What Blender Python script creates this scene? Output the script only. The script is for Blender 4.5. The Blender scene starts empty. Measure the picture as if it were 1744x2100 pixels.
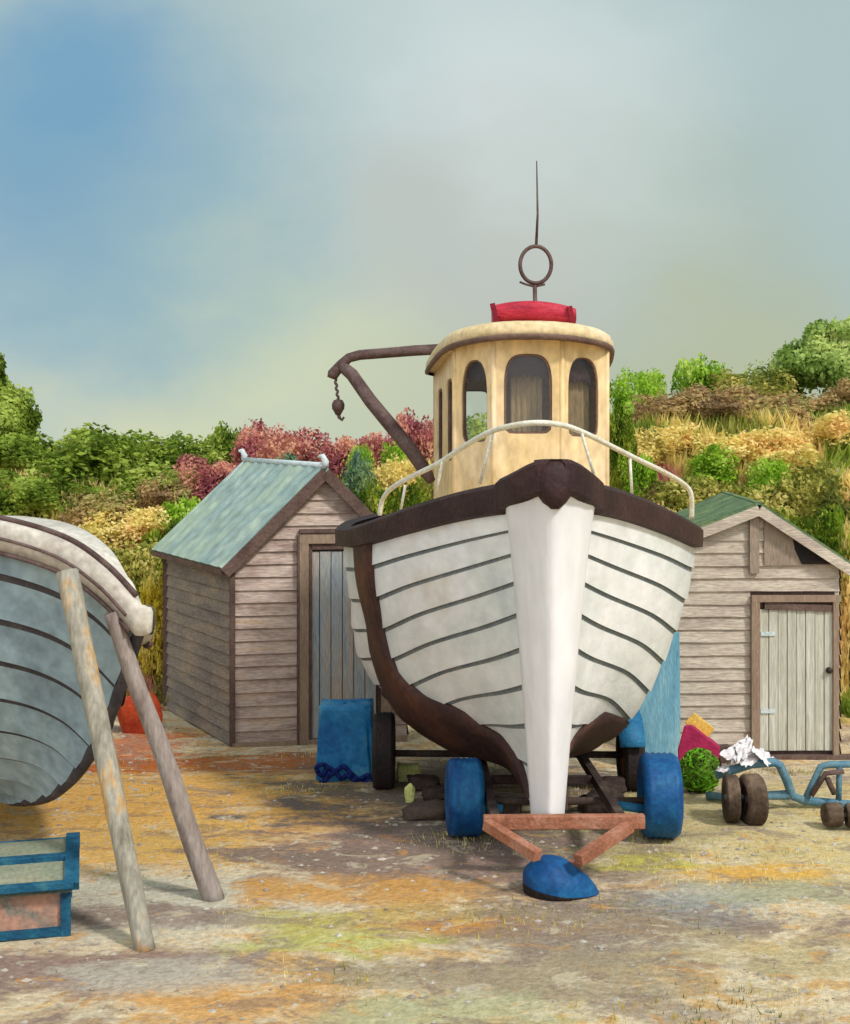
import bpy, math, random
import numpy as np
from mathutils import Vector, noise as mnoise
random.seed(7)
C = bpy.context.scene.collection
sc = bpy.context.scene
# ---------------------------------------------------------------- camera
H = 2.3                      # eye height
F = 2600.0                   # focal length in units of the 1744 x 2100 working frame
cam = bpy.data.cameras.new('camera'); camo = bpy.data.objects.new('camera', cam); C.objects.link(camo)
camo.location = (0, 0, H); camo.rotation_euler = (math.pi/2, 0, 0)
cam.sensor_fit = 'VERTICAL'; cam.sensor_height = 24; cam.lens = 24*F/2100; cam.shift_y = -90/2100
cam.clip_start = 0.1; cam.clip_end = 3000
sc.camera = camo
# ---------------------------------------------------------------- light
SUN = Vector((0.56, -0.56, 0.82)).normalized()
sd = bpy.data.lights.new('sun', 'SUN'); sd.energy = 2.0; sd.angle = math.radians(7); sd.color = (1, .96, .90)
so = bpy.data.objects.new('sun', sd); C.objects.link(so); so.rotation_euler = (-SUN).to_track_quat('-Z', 'Y').to_euler()
sc.view_settings.view_transform = 'Standard'; sc.view_settings.look = 'None'
sc.view_settings.exposure = 0.37; sc.view_settings.gamma = 1

def lin(c, k=1.0):
    return tuple(min(1, (((v/255)/12.92) if v/255 <= .04045 else ((v/255+.055)/1.055)**2.4)*k) for v in c[:3]) + (1,)

w = bpy.data.worlds.new('World'); sc.world = w; w.use_nodes = True
nt = w.node_tree; nt.nodes.clear()
def N(t, k, **kw):
    n = t.nodes.new(k)
    for a, b in kw.items(): setattr(n, a, b)
    return n
wo = N(nt, 'ShaderNodeOutputWorld'); bg = N(nt, 'ShaderNodeBackground'); nt.links.new(bg.outputs[0], wo.inputs[0])
sky = N(nt, 'ShaderNodeTexSky', sky_type='NISHITA', sun_disc=False); sky.sun_elevation = math.asin(SUN.z); sky.sun_rotation = math.atan2(SUN.x, SUN.y)
sky.air_density = 1.2; sky.dust_density = 2.0
bg.inputs[1].default_value = 0.1
tc = N(nt, 'ShaderNodeTexCoord')
nz = N(nt, 'ShaderNodeTexNoise'); nz.inputs['Scale'].default_value = 2.6; nz.inputs['Detail'].default_value = 6; nz.inputs['Roughness'].default_value = .55
mp = N(nt, 'ShaderNodeMapping'); mp.inputs['Scale'].default_value = (1, 1, 1.7)
nt.links.new(tc.outputs['Generated'], mp.inputs[0]); nt.links.new(mp.outputs[0], nz.inputs['Vector'])
def vm(op, a, b):
    n = N(nt, 'ShaderNodeVectorMath', operation=op)
    for i, v in enumerate((a, b)):
        if isinstance(v, (tuple, Vector)): n.inputs[i].default_value = v
        elif v is not None: nt.links.new(v, n.inputs[i])
    return n
off = vm('SUBTRACT', nz.outputs['Color'], (.5, .5, .5)); sc1 = N(nt, 'ShaderNodeVectorMath', operation='SCALE')
nt.links.new(off.outputs[0], sc1.inputs[0]); sc1.inputs['Scale'].default_value = .28
dirn = vm('ADD', tc.outputs['Generated'], sc1.outputs[0])
cur = sky.outputs[0]
def mixw(fac, a, b):
    m = N(nt, 'ShaderNodeMix', data_type='RGBA')
    for s, v in ((0, fac), (6, a), (7, b)):
        if isinstance(v, (int, float, tuple)): m.inputs[s].default_value = v
        else: nt.links.new(v, m.inputs[s])
    return m.outputs[2]
K = 7.9   # the clouds' radiance before the 0.1 background strength
# high thin cloud veils most of the sky
cur = mixw(.96, cur, tuple(v*K for v in lin((176, 196, 196))[:3]) + (1,))
for (px, py, rad, soft, col, amt) in [
    (180, 300, .04, .20, (122, 164, 192), .85),
    (110, 130, .02, .13, (116, 162, 194), .8),
    (430, 560, .03, .16, (146, 180, 190), .6),
    (1060, 300, .06, .22, (210, 221, 221), .85),
    (1280, 420, .03, .14, (196, 210, 206), .6),
    (1000, 620, .04, .18, (184, 187, 176), .7),
    (1500, 640, .05, .20, (172, 184, 170), .75),
    (760, 480, .03, .10, (184, 190, 184), .6),
    (560, 740, .03, .16, (210, 215, 180), .85),
    (300, 850, .02, .12, (212, 215, 178), .85),
    (830, 840, .04, .12, (196, 202, 172), .8),
    (1450, 780, .04, .14, (184, 190, 154), .75)]:
    d = Vector(((px-872)/F, 1, (960-py)/F)).normalized()
    dist = vm('DISTANCE', dirn.outputs[0], tuple(d))
    mr = N(nt, 'ShaderNodeMapRange', interpolation_type='SMOOTHSTEP')
    nt.links.new(dist.outputs['Value'], mr.inputs[0])
    mr.inputs[1].default_value = rad*.4; mr.inputs[2].default_value = rad+soft*.75; mr.inputs[3].default_value = amt; mr.inputs[4].default_value = 0
    cur = mixw(mr.outputs[0], cur, tuple(v*K for v in lin(col)[:3]) + (1,))
# unseen bright cloud bank added behind the viewer and overhead to fill shaded fronts
dist = vm('DISTANCE', dirn.outputs[0], tuple(Vector((-.25, -1, .55)).normalized()))
mr = N(nt, 'ShaderNodeMapRange', interpolation_type='SMOOTHSTEP'); nt.links.new(dist.outputs['Value'], mr.inputs[0])
mr.inputs[1].default_value = .5; mr.inputs[2].default_value = 1.15; mr.inputs[3].default_value = .9; mr.inputs[4].default_value = 0
cur = mixw(mr.outputs[0], cur, tuple(v*K*1.55 for v in lin((236, 240, 243))[:3]) + (1,))
nt.links.new(cur, bg.inputs[0])

# ---------------------------------------------------------------- helpers
def P(px, py, Y): return Vector(((px-872)/F*Y, Y, H-(py-960)/F*Y))
def tag(o, label=None, cat=None, group=None, kind=None):
    if label: o['label'] = label
    if cat: o['category'] = cat
    if group: o['group'] = group
    if kind: o['kind'] = kind
    return o
def thing(name, loc, label, cat, group=None):
    o = bpy.data.objects.new(name, None); C.objects.link(o); o.location = loc; o.empty_display_size = .1
    return tag(o, label, cat, group)
def root_loc(o):
    v = Vector(o.location)
    while o.parent: o = o.parent; v += Vector(o.location)
    return v
class MB:
    def __init__(s): s.v = []; s.f = []; s.m = []; s.sm = []
    def add(s, vs, fs, m=0, smooth=False):
        b = len(s.v); s.v += [tuple(x) for x in vs]
        for f in fs: s.f.append(tuple(b+i for i in f)); s.m.append(m); s.sm.append(smooth)
        return s
    def box(s, c, size, m=0, ax=None):
        c = Vector(c); X, Y, Z = ax or (Vector((1,0,0)), Vector((0,1,0)), Vector((0,0,1)))
        hx, hy, hz = (v/2 for v in size)
        vs = [c+X*hx*a+Y*hy*b+Z*hz*d for a in (-1,1) for b in (-1,1) for d in (-1,1)]
        return s.add(vs, [(0,1,3,2),(4,6,7,5),(0,4,5,1),(2,3,7,6),(0,2,6,4),(1,5,7,3)], m)
    def beam(s, a, b, wd, ht, up=(0,0,1), m=0, ext=0):
        a, b = Vector(a), Vector(b); d = (b-a); L = d.length; d.normalize()
        u = Vector(up); x = d.cross(u)
        if x.length < 1e-4: x = d.cross(Vector((0,1,0)))
        x.normalize(); u = x.cross(d)
        return s.box((a+b)/2, (wd, L+ext, ht), m, (x, d, u))
    def tube(s, pts, r, n=10, m=0, cap=True):
        pts = [Vector(p) for p in pts]; rs = r if isinstance(r, (list, tuple)) else [r]*len(pts)
        vs = []; fs = []; pu = None
        for i, p in enumerate(pts):
            d = (pts[min(i+1, len(pts)-1)]-pts[max(i-1, 0)]).normalized()
            if pu is None:
                pu = d.orthogonal().normalized()
            pu = (pu-d*pu.dot(d)).normalized(); q = d.cross(pu)
            for k in range(n):
                a = 2*math.pi*k/n; vs.append(p+(pu*math.cos(a)+q*math.sin(a))*rs[i])
        for i in range(len(pts)-1):
            for k in range(n):
                fs.append((i*n+k, i*n+(k+1)%n, (i+1)*n+(k+1)%n, (i+1)*n+k))
        if cap: fs += [tuple(range(n))[::-1], tuple((len(pts)-1)*n+k for k in range(n))]
        return s.add(vs, fs, m, True)
    def lathe(s, c, axis, prof, n=40, m=0, smooth=True):
        c = Vector(c); ax = Vector(axis).normalized(); u = ax.orthogonal().normalized(); v = ax.cross(u)
        vs = []; fs = []
        for (a, r) in prof:
            for k in range(n):
                t = 2*math.pi*k/n; vs.append(c+ax*a+(u*math.cos(t)+v*math.sin(t))*r)
        for i in range(len(prof)-1):
            for k in range(n): fs.append((i*n+k, i*n+(k+1)%n, (i+1)*n+(k+1)%n, (i+1)*n+k))
        return s.add(vs, fs, m, smooth)
    def grid(s, g, m=0, smooth=True, flip=False):
        n, k = len(g), len(g[0]); vs = [p for r in g for p in r]
        fs = [(i*k+j, i*k+j+1, (i+1)*k+j+1, (i+1)*k+j) for i in range(n-1) for j in range(k-1)]
        if flip: fs = [f[::-1] for f in fs]
        return s.add(vs, fs, m, smooth)
    def build(s, name, mats, parent=None, loc=None, bevel=0):
        if not isinstance(mats, (list, tuple)): mats = [mats]
        o0 = root_loc(parent) if parent else Vector(loc or (0,0,0))
        me = bpy.data.meshes.new(name); me.from_pydata([tuple(Vector(p)-o0) for p in s.v], [], s.f)
        for mt in mats: me.materials.append(mt)
        me.polygons.foreach_set('material_index', s.m); me.polygons.foreach_set('use_smooth', s.sm); me.update()
        o = bpy.data.objects.new(name, me); C.objects.link(o)
        if parent: o.parent = parent
        else: o.location = o0
        if bevel:
            md = o.modifiers.new('bevel', 'BEVEL'); md.width = bevel; md.segments = 2; md.limit_method = 'ANGLE'
        return o

def material(name, cols, scale=3, stretch=(1,1,1), rough=.8, bump=.3, bscale=40, k=1.0, detail=6, spec=.25, extra=None, world=False, pos=None, bstretch=None, grime=(.78, 1.18)):
    """mottled weathered surface: noise between several colours of the thing itself, plus a fine bump"""
    m = bpy.data.materials.new(name); m.use_nodes = True; t = m.node_tree; b = t.nodes['Principled BSDF']
    b.inputs['Roughness'].default_value = rough; b.inputs['Specular IOR Level'].default_value = spec
    co = N(t, 'ShaderNodeTexCoord'); mp = N(t, 'ShaderNodeMapping'); mp.inputs['Scale'].default_value = stretch
    t.links.new(co.outputs['Object'], mp.inputs[0])
    nz = N(t, 'ShaderNodeTexNoise'); nz.inputs['Scale'].default_value = scale; nz.inputs['Detail'].default_value = detail; nz.inputs['Roughness'].default_value = .62
    nz.inputs['Distortion'].default_value = .4
    t.links.new(mp.outputs[0], nz.inputs['Vector'])
    r = N(t, 'ShaderNodeValToRGB'); n = len(cols); e = r.color_ramp.elements
    while len(e) < n: e.new(.5)
    for i, c in enumerate(cols):
        e[i].position = (.32+.36*i/(max(1, n-1))) if not pos else pos[i]; e[i].color = lin(c, k)
    t.links.new(nz.outputs['Fac'], r.inputs[0]); out = r.outputs[0]
    # fine grime
    n2 = N(t, 'ShaderNodeTexNoise'); n2.inputs['Scale'].default_value = scale*9; n2.inputs['Detail'].default_value = 4
    t.links.new(mp.outputs[0], n2.inputs['Vector'])
    mr = N(t, 'ShaderNodeMapRange'); mr.inputs[1].default_value = .3; mr.inputs[2].default_value = .7; mr.inputs[3].default_value = grime[0]; mr.inputs[4].default_value = grime[1]
    t.links.new(n2.outputs['Fac'], mr.inputs[0])
    vmn = N(t, 'ShaderNodeVectorMath', operation='SCALE'); t.links.new(out, vmn.inputs[0]); t.links.new(mr.outputs[0], vmn.inputs['Scale'])
    t.links.new(vmn.outputs[0], b.inputs['Base Color'])
    n3 = N(t, 'ShaderNodeTexNoise'); n3.inputs['Scale'].default_value = bscale; n3.inputs['Detail'].default_value = 5
    if bstretch:
        mp3 = N(t, 'ShaderNodeMapping'); mp3.inputs['Scale'].default_value = bstretch; t.links.new(co.outputs['Object'], mp3.inputs[0]); t.links.new(mp3.outputs[0], n3.inputs['Vector'])
    else: t.links.new(mp.outputs[0], n3.inputs['Vector'])
    bp = N(t, 'ShaderNodeBump'); bp.inputs['Strength'].default_value = bump; bp.inputs['Distance'].default_value = .02
    t.links.new(n3.outputs['Fac'], bp.inputs['Height']); t.links.new(bp.outputs[0], b.inputs['Normal'])
    return m
M = {}
M['hull_white'] = material('hull_white', [(192,198,200),(212,214,212),(226,225,226),(208,200,188)], 1.1, (1,.5,1), .45, .2, 25, 1.13, grime=(.9, 1.07))
M['hull_seam_shade'] = material('hull_seam_shade', [(118,130,138),(146,152,152)], 6, rough=.8, k=.9)  # caulking grey that also paints in the lap shadow under each strake
M['stem_white'] = material('stem_white', [(204,200,204),(224,223,226),(234,232,234)], 1.2, (1,1,.35), .45, .15, 20, 1.08, grime=(.93, 1.05))
M['dark_brown'] = material('dark_brown', [(46,30,32),(58,38,38),(70,48,46)], 4, rough=.6, bump=.5, bscale=22)
M['band_brown'] = material('band_brown', [(52,34,34),(70,46,42),(98,62,50)], 2.6, rough=.6, bump=.5, bscale=18)
M['ochre'] = material('ochre', [(212,182,128),(224,196,148),(232,208,174)], 1.8, (1,1,.5), .6, .25, 22, 1.05)
M['roof_cream'] = material('roof_cream', [(210,186,140),(220,198,156),(228,208,172)], 2.4, rough=.6, bump=.3, bscale=20, k=1.0)
M['interior'] = material('interior', [(170,140,92),(190,160,108)], 3, k=1.1)
M['trim_brown'] = material('trim_brown', [(96,74,66),(124,100,88)], 5, rough=.7)
M['curtain'] = material('curtain', [(128,108,80),(146,126,92)], 3, (2,2,.6), .9, .3, 12, 1.15)
M['metal_brown'] = material('metal_brown', [(72,52,50),(94,74,70),(110,92,88)], 6, rough=.6, bump=.5, bscale=30)
M['rail_white'] = material('rail_white', [(214,208,184),(236,234,222)], 8, rough=.35, k=1.0)
M['red'] = material('red', [(150,26,48),(182,40,62),(196,58,78)], 5, (1,4,4), .45, .4, 18, 1.0)
M['red_trim'] = material('red_trim', [(110,14,30),(140,20,40)], 5, rough=.5)
M['tyre_blue'] = material('tyre_blue', [(8,54,108),(16,80,134),(34,104,150)], 4, rough=.55, bump=.6, bscale=14, k=.95)
M['tyre_dark'] = material('tyre_dark', [(28,26,28),(44,38,38),(58,46,42)], 4, rough=.8, bump=.6)
M['tyre_brown'] = material('tyre_brown', [(52,42,34),(76,62,50),(120,100,84)], 4, rough=.85, bump=.6)
M['rust'] = material('rust', [(132,84,64),(166,108,82),(180,130,108)], 6, rough=.85, bump=.6, k=.9)
M['blue_paint'] = material('blue_paint', [(28,92,136),(48,118,156)], 6, rough=.6, k=1.1)
M['blue_grey'] = material('blue_grey', [(76,110,124),(92,124,136),(60,104,130)], 6, rough=.6, k=1.1)
M['tarp_blue'] = material('tarp_blue', [(14,82,142),(30,110,160),(84,148,172)], 3.4, rough=.5, bump=.5, bscale=9, k=1.15)
M['light_blue'] = material('light_blue', [(90,140,164),(112,160,180),(140,178,190)], 2, (5,5,.8), .6, .3, 20, 1.25)
M['rope_blue'] = material('rope_blue', [(8,24,84),(14,36,104)], 8, rough=.7, k=1.2)
M['hull_grey'] = material('hull_grey', [(110,126,134),(128,146,154),(142,158,162)], 1.5, rough=.6, bump=.3, bscale=16, k=1.22)
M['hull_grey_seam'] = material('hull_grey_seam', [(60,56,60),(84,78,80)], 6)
M['cream'] = material('cream', [(178,168,158),(204,196,184),(222,216,206)], 2.4, rough=.6, bump=.4, bscale=14)
M['grey_wood'] = material('grey_wood', [(118,112,98),(158,153,140),(190,146,84),(184,181,172)], 2.2, (3,3,.8), .85, .5, 16, 1.1, pos=(.3,.50,.60,.66))
M['grey_wood2'] = material('grey_wood2', [(120,104,98),(150,138,132),(160,152,150)], 2.2, (3,3,.8), .85, .5, 16, 1.1)
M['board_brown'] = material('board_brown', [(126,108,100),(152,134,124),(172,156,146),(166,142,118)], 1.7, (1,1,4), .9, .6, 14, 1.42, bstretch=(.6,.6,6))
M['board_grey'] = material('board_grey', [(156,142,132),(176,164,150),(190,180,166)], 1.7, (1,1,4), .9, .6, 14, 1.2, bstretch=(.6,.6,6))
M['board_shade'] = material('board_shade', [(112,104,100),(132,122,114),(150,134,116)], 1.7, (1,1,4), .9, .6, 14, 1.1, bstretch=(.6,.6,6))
M['trim_wood'] = material('trim_wood', [(134,112,98),(152,132,112)], 3, (3,3,.6), .9, .4, 20, 1.1)
M['trim_wood_grey'] = material('trim_wood_grey', [(132,116,104),(152,138,122)], 3, (3,3,.6), .9, .4, 20, 1.1)
M['dark_trim'] = material('dark_trim', [(88,68,62),(112,92,84)], 4, rough=.85, bump=.5)
M['blue_door'] = material('blue_door', [(126,140,150),(146,148,146),(162,142,128)], 2, (6,6,.6), .85, .4, 16, 1.35)
M['door_green'] = material('door_green', [(160,158,144),(178,176,162),(196,194,184)], 2, (9,9,.5), .85, .4, 16, 1.2)
M['roof_green'] = material('roof_green', [(124,144,132),(146,162,146),(124,144,142),(166,178,160)], .9, (1,1,1), .5, .3, 12, 1.3)
M['roof_moss'] = material('roof_moss', [(72,98,74),(96,118,86),(126,142,98)], 3, rough=.95, bump=.6)
M['white_cap'] = material('white_cap', [(180,196,200),(214,222,224)], 6, rough=.5)
M['white_cloth'] = material('white_cloth', [(206,198,200),(232,228,230)], 5, rough=.9, k=1.05)
M['magenta'] = material('magenta', [(136,24,66),(166,40,84)], 5, rough=.7, k=1.2)
M['yellow'] = material('yellow', [(206,162,66),(222,186,96)], 5, rough=.8, k=1.1)
M['pale_yellow'] = material('pale_yellow', [(200,206,110),(222,224,150)], 6, rough=.6)
M['net_green'] = material('net_green', [(34,52,16),(92,128,26),(110,180,30)], 9, rough=.8, k=.9)
M['rock'] = material('rock', [(44,32,32),(66,52,48),(88,76,66)], 5, rough=.9, bump=.8, bscale=12)
M['rock_brown'] = material('rock_brown', [(78,64,58),(100,84,74)], 5, rough=.9, bump=.8, bscale=12)
M['crate_blue'] = material('crate_blue', [(16,60,88),(24,84,112),(60,112,126)], 7, rough=.75, bump=.5)
M['crate_lid'] = material('crate_lid', [(120,130,112),(146,142,118)], 5, rough=.9)
M['crate_pink'] = material('crate_pink', [(88,112,108),(168,130,112),(184,140,118)], 4, rough=.9, k=1.0)
M['trunk'] = material('trunk', [(70,56,42),(96,80,60)], 6, rough=.95)
M['red_cloth'] = material('red_cloth', [(150,44,30),(178,72,36),(150,30,40)], 4, rough=.9, k=1.0)
M['knob'] = material('knob', [(46,40,36),(66,56,50)], 8, rough=.4)

def glass():
    m = bpy.data.materials.new('glass'); m.use_nodes = True; t = m.node_tree; t.nodes.clear()
    o = N(t, 'ShaderNodeOutputMaterial'); mx = N(t, 'ShaderNodeMixShader'); a = N(t, 'ShaderNodeBsdfTransparent'); g = N(t, 'ShaderNodeBsdfGlossy')
    a.inputs[0].default_value = (.94,.95,.94,1); g.inputs['Roughness'].default_value = .08; mx.inputs[0].default_value = .06
    t.links.new(a.outputs[0], mx.inputs[1]); t.links.new(g.outputs[0], mx.inputs[2]); t.links.new(mx.outputs[0], o.inputs[0]); return m
M['glass'] = glass()

# ---------------------------------------------------------------- ground
def sst(a, b, x):
    if a > b: return 1-sst(b, a, x)
    t = max(0, min(1, (x-a)/(b-a))); return t*t*(3-2*t)
def gz(X, Y):
    low = -(.2+.13*sst(-1, 2.2, X))*sst(8.8, 11.3, Y)
    return low
def crest(X): return 1.95+.1*math.sin(X*1.1)+1.05*sst(1.0, 3.4, X)
def hz(X, Y):
    base = gz(X, Y)
    t = sst(12.9, 15.9, Y)
    return base+(crest(X)+.3)*t - 1.2*sst(19, 60, Y)+.06*mnoise.noise((X*.9, Y*.9, 3))*sst(13, 14, Y)

def ground_material(name, base, blobs, nscale=1.6):
    m = bpy.data.materials.new(name); m.use_nodes = True; t = m.node_tree; b = t.nodes['Principled BSDF']
    b.inputs['Roughness'].default_value = .95; b.inputs['Specular IOR Level'].default_value = .12
    geo = N(t, 'ShaderNodeNewGeometry')
    nz = N(t, 'ShaderNodeTexNoise'); nz.inputs['Scale'].default_value = nscale; nz.inputs['Detail'].default_value = 9; nz.inputs['Roughness'].default_value = .66; nz.inputs['Distortion'].default_value = 1.2
    t.links.new(geo.outputs['Position'], nz.inputs['Vector'])
    r = N(t, 'ShaderNodeValToRGB'); e = r.color_ramp.elements
    while len(e) < len(base): e.new(.5)
    for i, c in enumerate(base): e[i].position = .34+.32*i/(len(base)-1); e[i].color = lin(c, 1.15)
    t.links.new(nz.outputs['Fac'], r.inputs[0]); cur = r.outputs[0]
    n2 = N(t, 'ShaderNodeTexNoise'); n2.inputs['Scale'].default_value = 2.6; n2.inputs['Detail'].default_value = 8; n2.inputs['Roughness'].default_value = .72
    mp = N(t, 'ShaderNodeMapping'); mp.inputs['Scale'].default_value = (.75, 1.3, 1); t.links.new(geo.outputs['Position'], mp.inputs[0]); t.links.new(mp.outputs[0], n2.inputs['Vector'])
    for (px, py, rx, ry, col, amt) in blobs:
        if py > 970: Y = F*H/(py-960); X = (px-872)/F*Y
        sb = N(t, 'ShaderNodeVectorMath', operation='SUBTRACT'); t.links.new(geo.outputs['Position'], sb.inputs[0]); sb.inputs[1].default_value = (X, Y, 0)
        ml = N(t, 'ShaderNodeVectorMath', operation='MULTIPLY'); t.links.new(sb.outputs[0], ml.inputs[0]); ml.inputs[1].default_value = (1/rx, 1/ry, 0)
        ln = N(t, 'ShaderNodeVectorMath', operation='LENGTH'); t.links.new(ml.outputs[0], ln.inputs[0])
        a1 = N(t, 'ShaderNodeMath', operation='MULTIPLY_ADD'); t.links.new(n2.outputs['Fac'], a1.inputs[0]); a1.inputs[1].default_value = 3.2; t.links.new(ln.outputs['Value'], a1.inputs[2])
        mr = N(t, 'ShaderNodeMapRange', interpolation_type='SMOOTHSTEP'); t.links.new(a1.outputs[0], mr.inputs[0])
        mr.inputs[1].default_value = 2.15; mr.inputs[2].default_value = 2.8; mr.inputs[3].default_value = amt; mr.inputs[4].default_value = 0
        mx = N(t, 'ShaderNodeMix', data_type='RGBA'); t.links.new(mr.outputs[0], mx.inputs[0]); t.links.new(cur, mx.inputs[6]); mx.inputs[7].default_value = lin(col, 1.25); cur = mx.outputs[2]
    for (scl, lo, hi, c2, am, sh) in ((3.1, .53, .60, (134,114,104), .55, 3.0), (4.3, .56, .62, (206,192,164), .55, 11.0), (5.2, .58, .64, (198,144,76), .6, 23.0)):
        nn = N(t, 'ShaderNodeTexNoise'); nn.inputs['Scale'].default_value = scl; nn.inputs['Detail'].default_value = 8; nn.inputs['Roughness'].default_value = .7; nn.inputs['Distortion'].default_value = .8
        mq = N(t, 'ShaderNodeMapping'); mq.inputs['Location'].default_value = (sh, sh, 0); mq.inputs['Scale'].default_value = (.7, 1.1, 1); t.links.new(geo.outputs['Position'], mq.inputs[0]); t.links.new(mq.outputs[0], nn.inputs['Vector'])
        m2 = N(t, 'ShaderNodeMapRange', interpolation_type='SMOOTHSTEP'); t.links.new(nn.outputs['Fac'], m2.inputs[0]); m2.inputs[1].default_value = lo; m2.inputs[2].default_value = hi; m2.inputs[3].default_value = 0; m2.inputs[4].default_value = am
        mx = N(t, 'ShaderNodeMix', data_type='RGBA'); t.links.new(m2.outputs[0], mx.inputs[0]); t.links.new(cur, mx.inputs[6]); mx.inputs[7].default_value = lin(c2, 1.15); cur = mx.outputs[2]
    n4 = N(t, 'ShaderNodeTexNoise'); n4.inputs['Scale'].default_value = 26; n4.inputs['Detail'].default_value = 6; n4.inputs['Roughness'].default_value = .7
    t.links.new(geo.outputs['Position'], n4.inputs['Vector'])
    mr = N(t, 'ShaderNodeMapRange'); mr.inputs[1].default_value = .3; mr.inputs[2].default_value = .7; mr.inputs[3].default_value = .68; mr.inputs[4].default_value = 1.2; t.links.new(n4.outputs['Fac'], mr.inputs[0])
    s = N(t, 'ShaderNodeVectorMath', operation='SCALE'); t.links.new(cur, s.inputs[0]); t.links.new(mr.outputs[0], s.inputs['Scale']); t.links.new(s.outputs[0], b.inputs['Base Color'])
    bp = N(t, 'ShaderNodeBump'); bp.inputs['Strength'].default_value = .7; bp.inputs['Distance'].default_value = .04; t.links.new(n4.outputs['Fac'], bp.inputs['Height']); t.links.new(bp.outputs[0], b.inputs['Normal'])
    return m
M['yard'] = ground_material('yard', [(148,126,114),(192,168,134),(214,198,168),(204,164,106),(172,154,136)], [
    (420, 1640, 2.0, 1.9, (208,158,84), .95), (450, 1530, 1.6, .7, (164,92,44), .9), (230, 1500, .7, 1.0, (168,84,40), .8),
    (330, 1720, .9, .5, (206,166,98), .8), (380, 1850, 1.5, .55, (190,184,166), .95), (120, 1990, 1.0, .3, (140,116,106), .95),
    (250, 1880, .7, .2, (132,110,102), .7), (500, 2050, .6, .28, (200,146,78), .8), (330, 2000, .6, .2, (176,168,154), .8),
    (950, 1740, 1.5, 1.0, (130,108,104), .9), (1050, 1590, 1.9, 2.0, (108,98,90), .95), (700, 1760, .8, .35, (130,112,100), .8),  # first two blobs: boat's shadow painted into the ground, in front and underneath
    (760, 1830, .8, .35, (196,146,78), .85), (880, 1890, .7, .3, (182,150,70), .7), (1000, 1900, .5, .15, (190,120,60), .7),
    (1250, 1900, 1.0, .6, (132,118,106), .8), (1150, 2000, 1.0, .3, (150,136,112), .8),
    (1600, 1680, 1.6, 1.5, (196,180,130), .7), (1560, 1790, .45, .22, (210,158,56), .8), (1330, 1765, .4, .16, (184,176,70), .7),
    (1450, 1850, .4, .3, (136,144,144), .6), (1650, 1830, .6, .25, (160,158,128), .8), (1650, 1960, .7, .3, (184,168,126), .7),
    (700, 1930, .5, .2, (172,176,76), .6), (620, 1890, .4, .2, (176,166,92), .7), (900, 2070, .6, .2, (170,168,130), .8)])
mb = MB()
def axis(a, b, n): return list(np.linspace(a, b, n))
xs = [-500, -150, -50, -20, -12] + axis(-8, 8, 90) + [12, 20, 50, 150, 500]
ys = [-200, -50, -10, 0, 3] + axis(4.4, 13.6, 70) + [16, 25, 60, 200, 900]
def yz(x, y):
    z = gz(x, y)
    if 4.4 < y < 13.6 and abs(x) < 8: z += .02*mnoise.noise((x*1.7, y*1.7, 0))+.008*mnoise.noise((x*6, y*6, 1))
    return z
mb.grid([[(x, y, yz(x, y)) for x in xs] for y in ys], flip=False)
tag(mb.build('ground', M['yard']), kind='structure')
M['bank'] = ground_material('bank', [(112,104,48),(170,150,88),(196,172,112),(150,112,84),(104,110,44)], [], .8)
mb = MB()
xs2 = [-400, -100, -40] + axis(-16, 16, 90) + [40, 100, 400]; ys2 = axis(12.9, 20, 40) + [26, 40, 60, 120, 400, 900]
mb.grid([[(x, y, hz(x, y)+(-.1 if y < 13.0 else .012)) for x in xs2] for y in ys2])
tag(mb.build('hillside', M['bank']), kind='structure')

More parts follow.
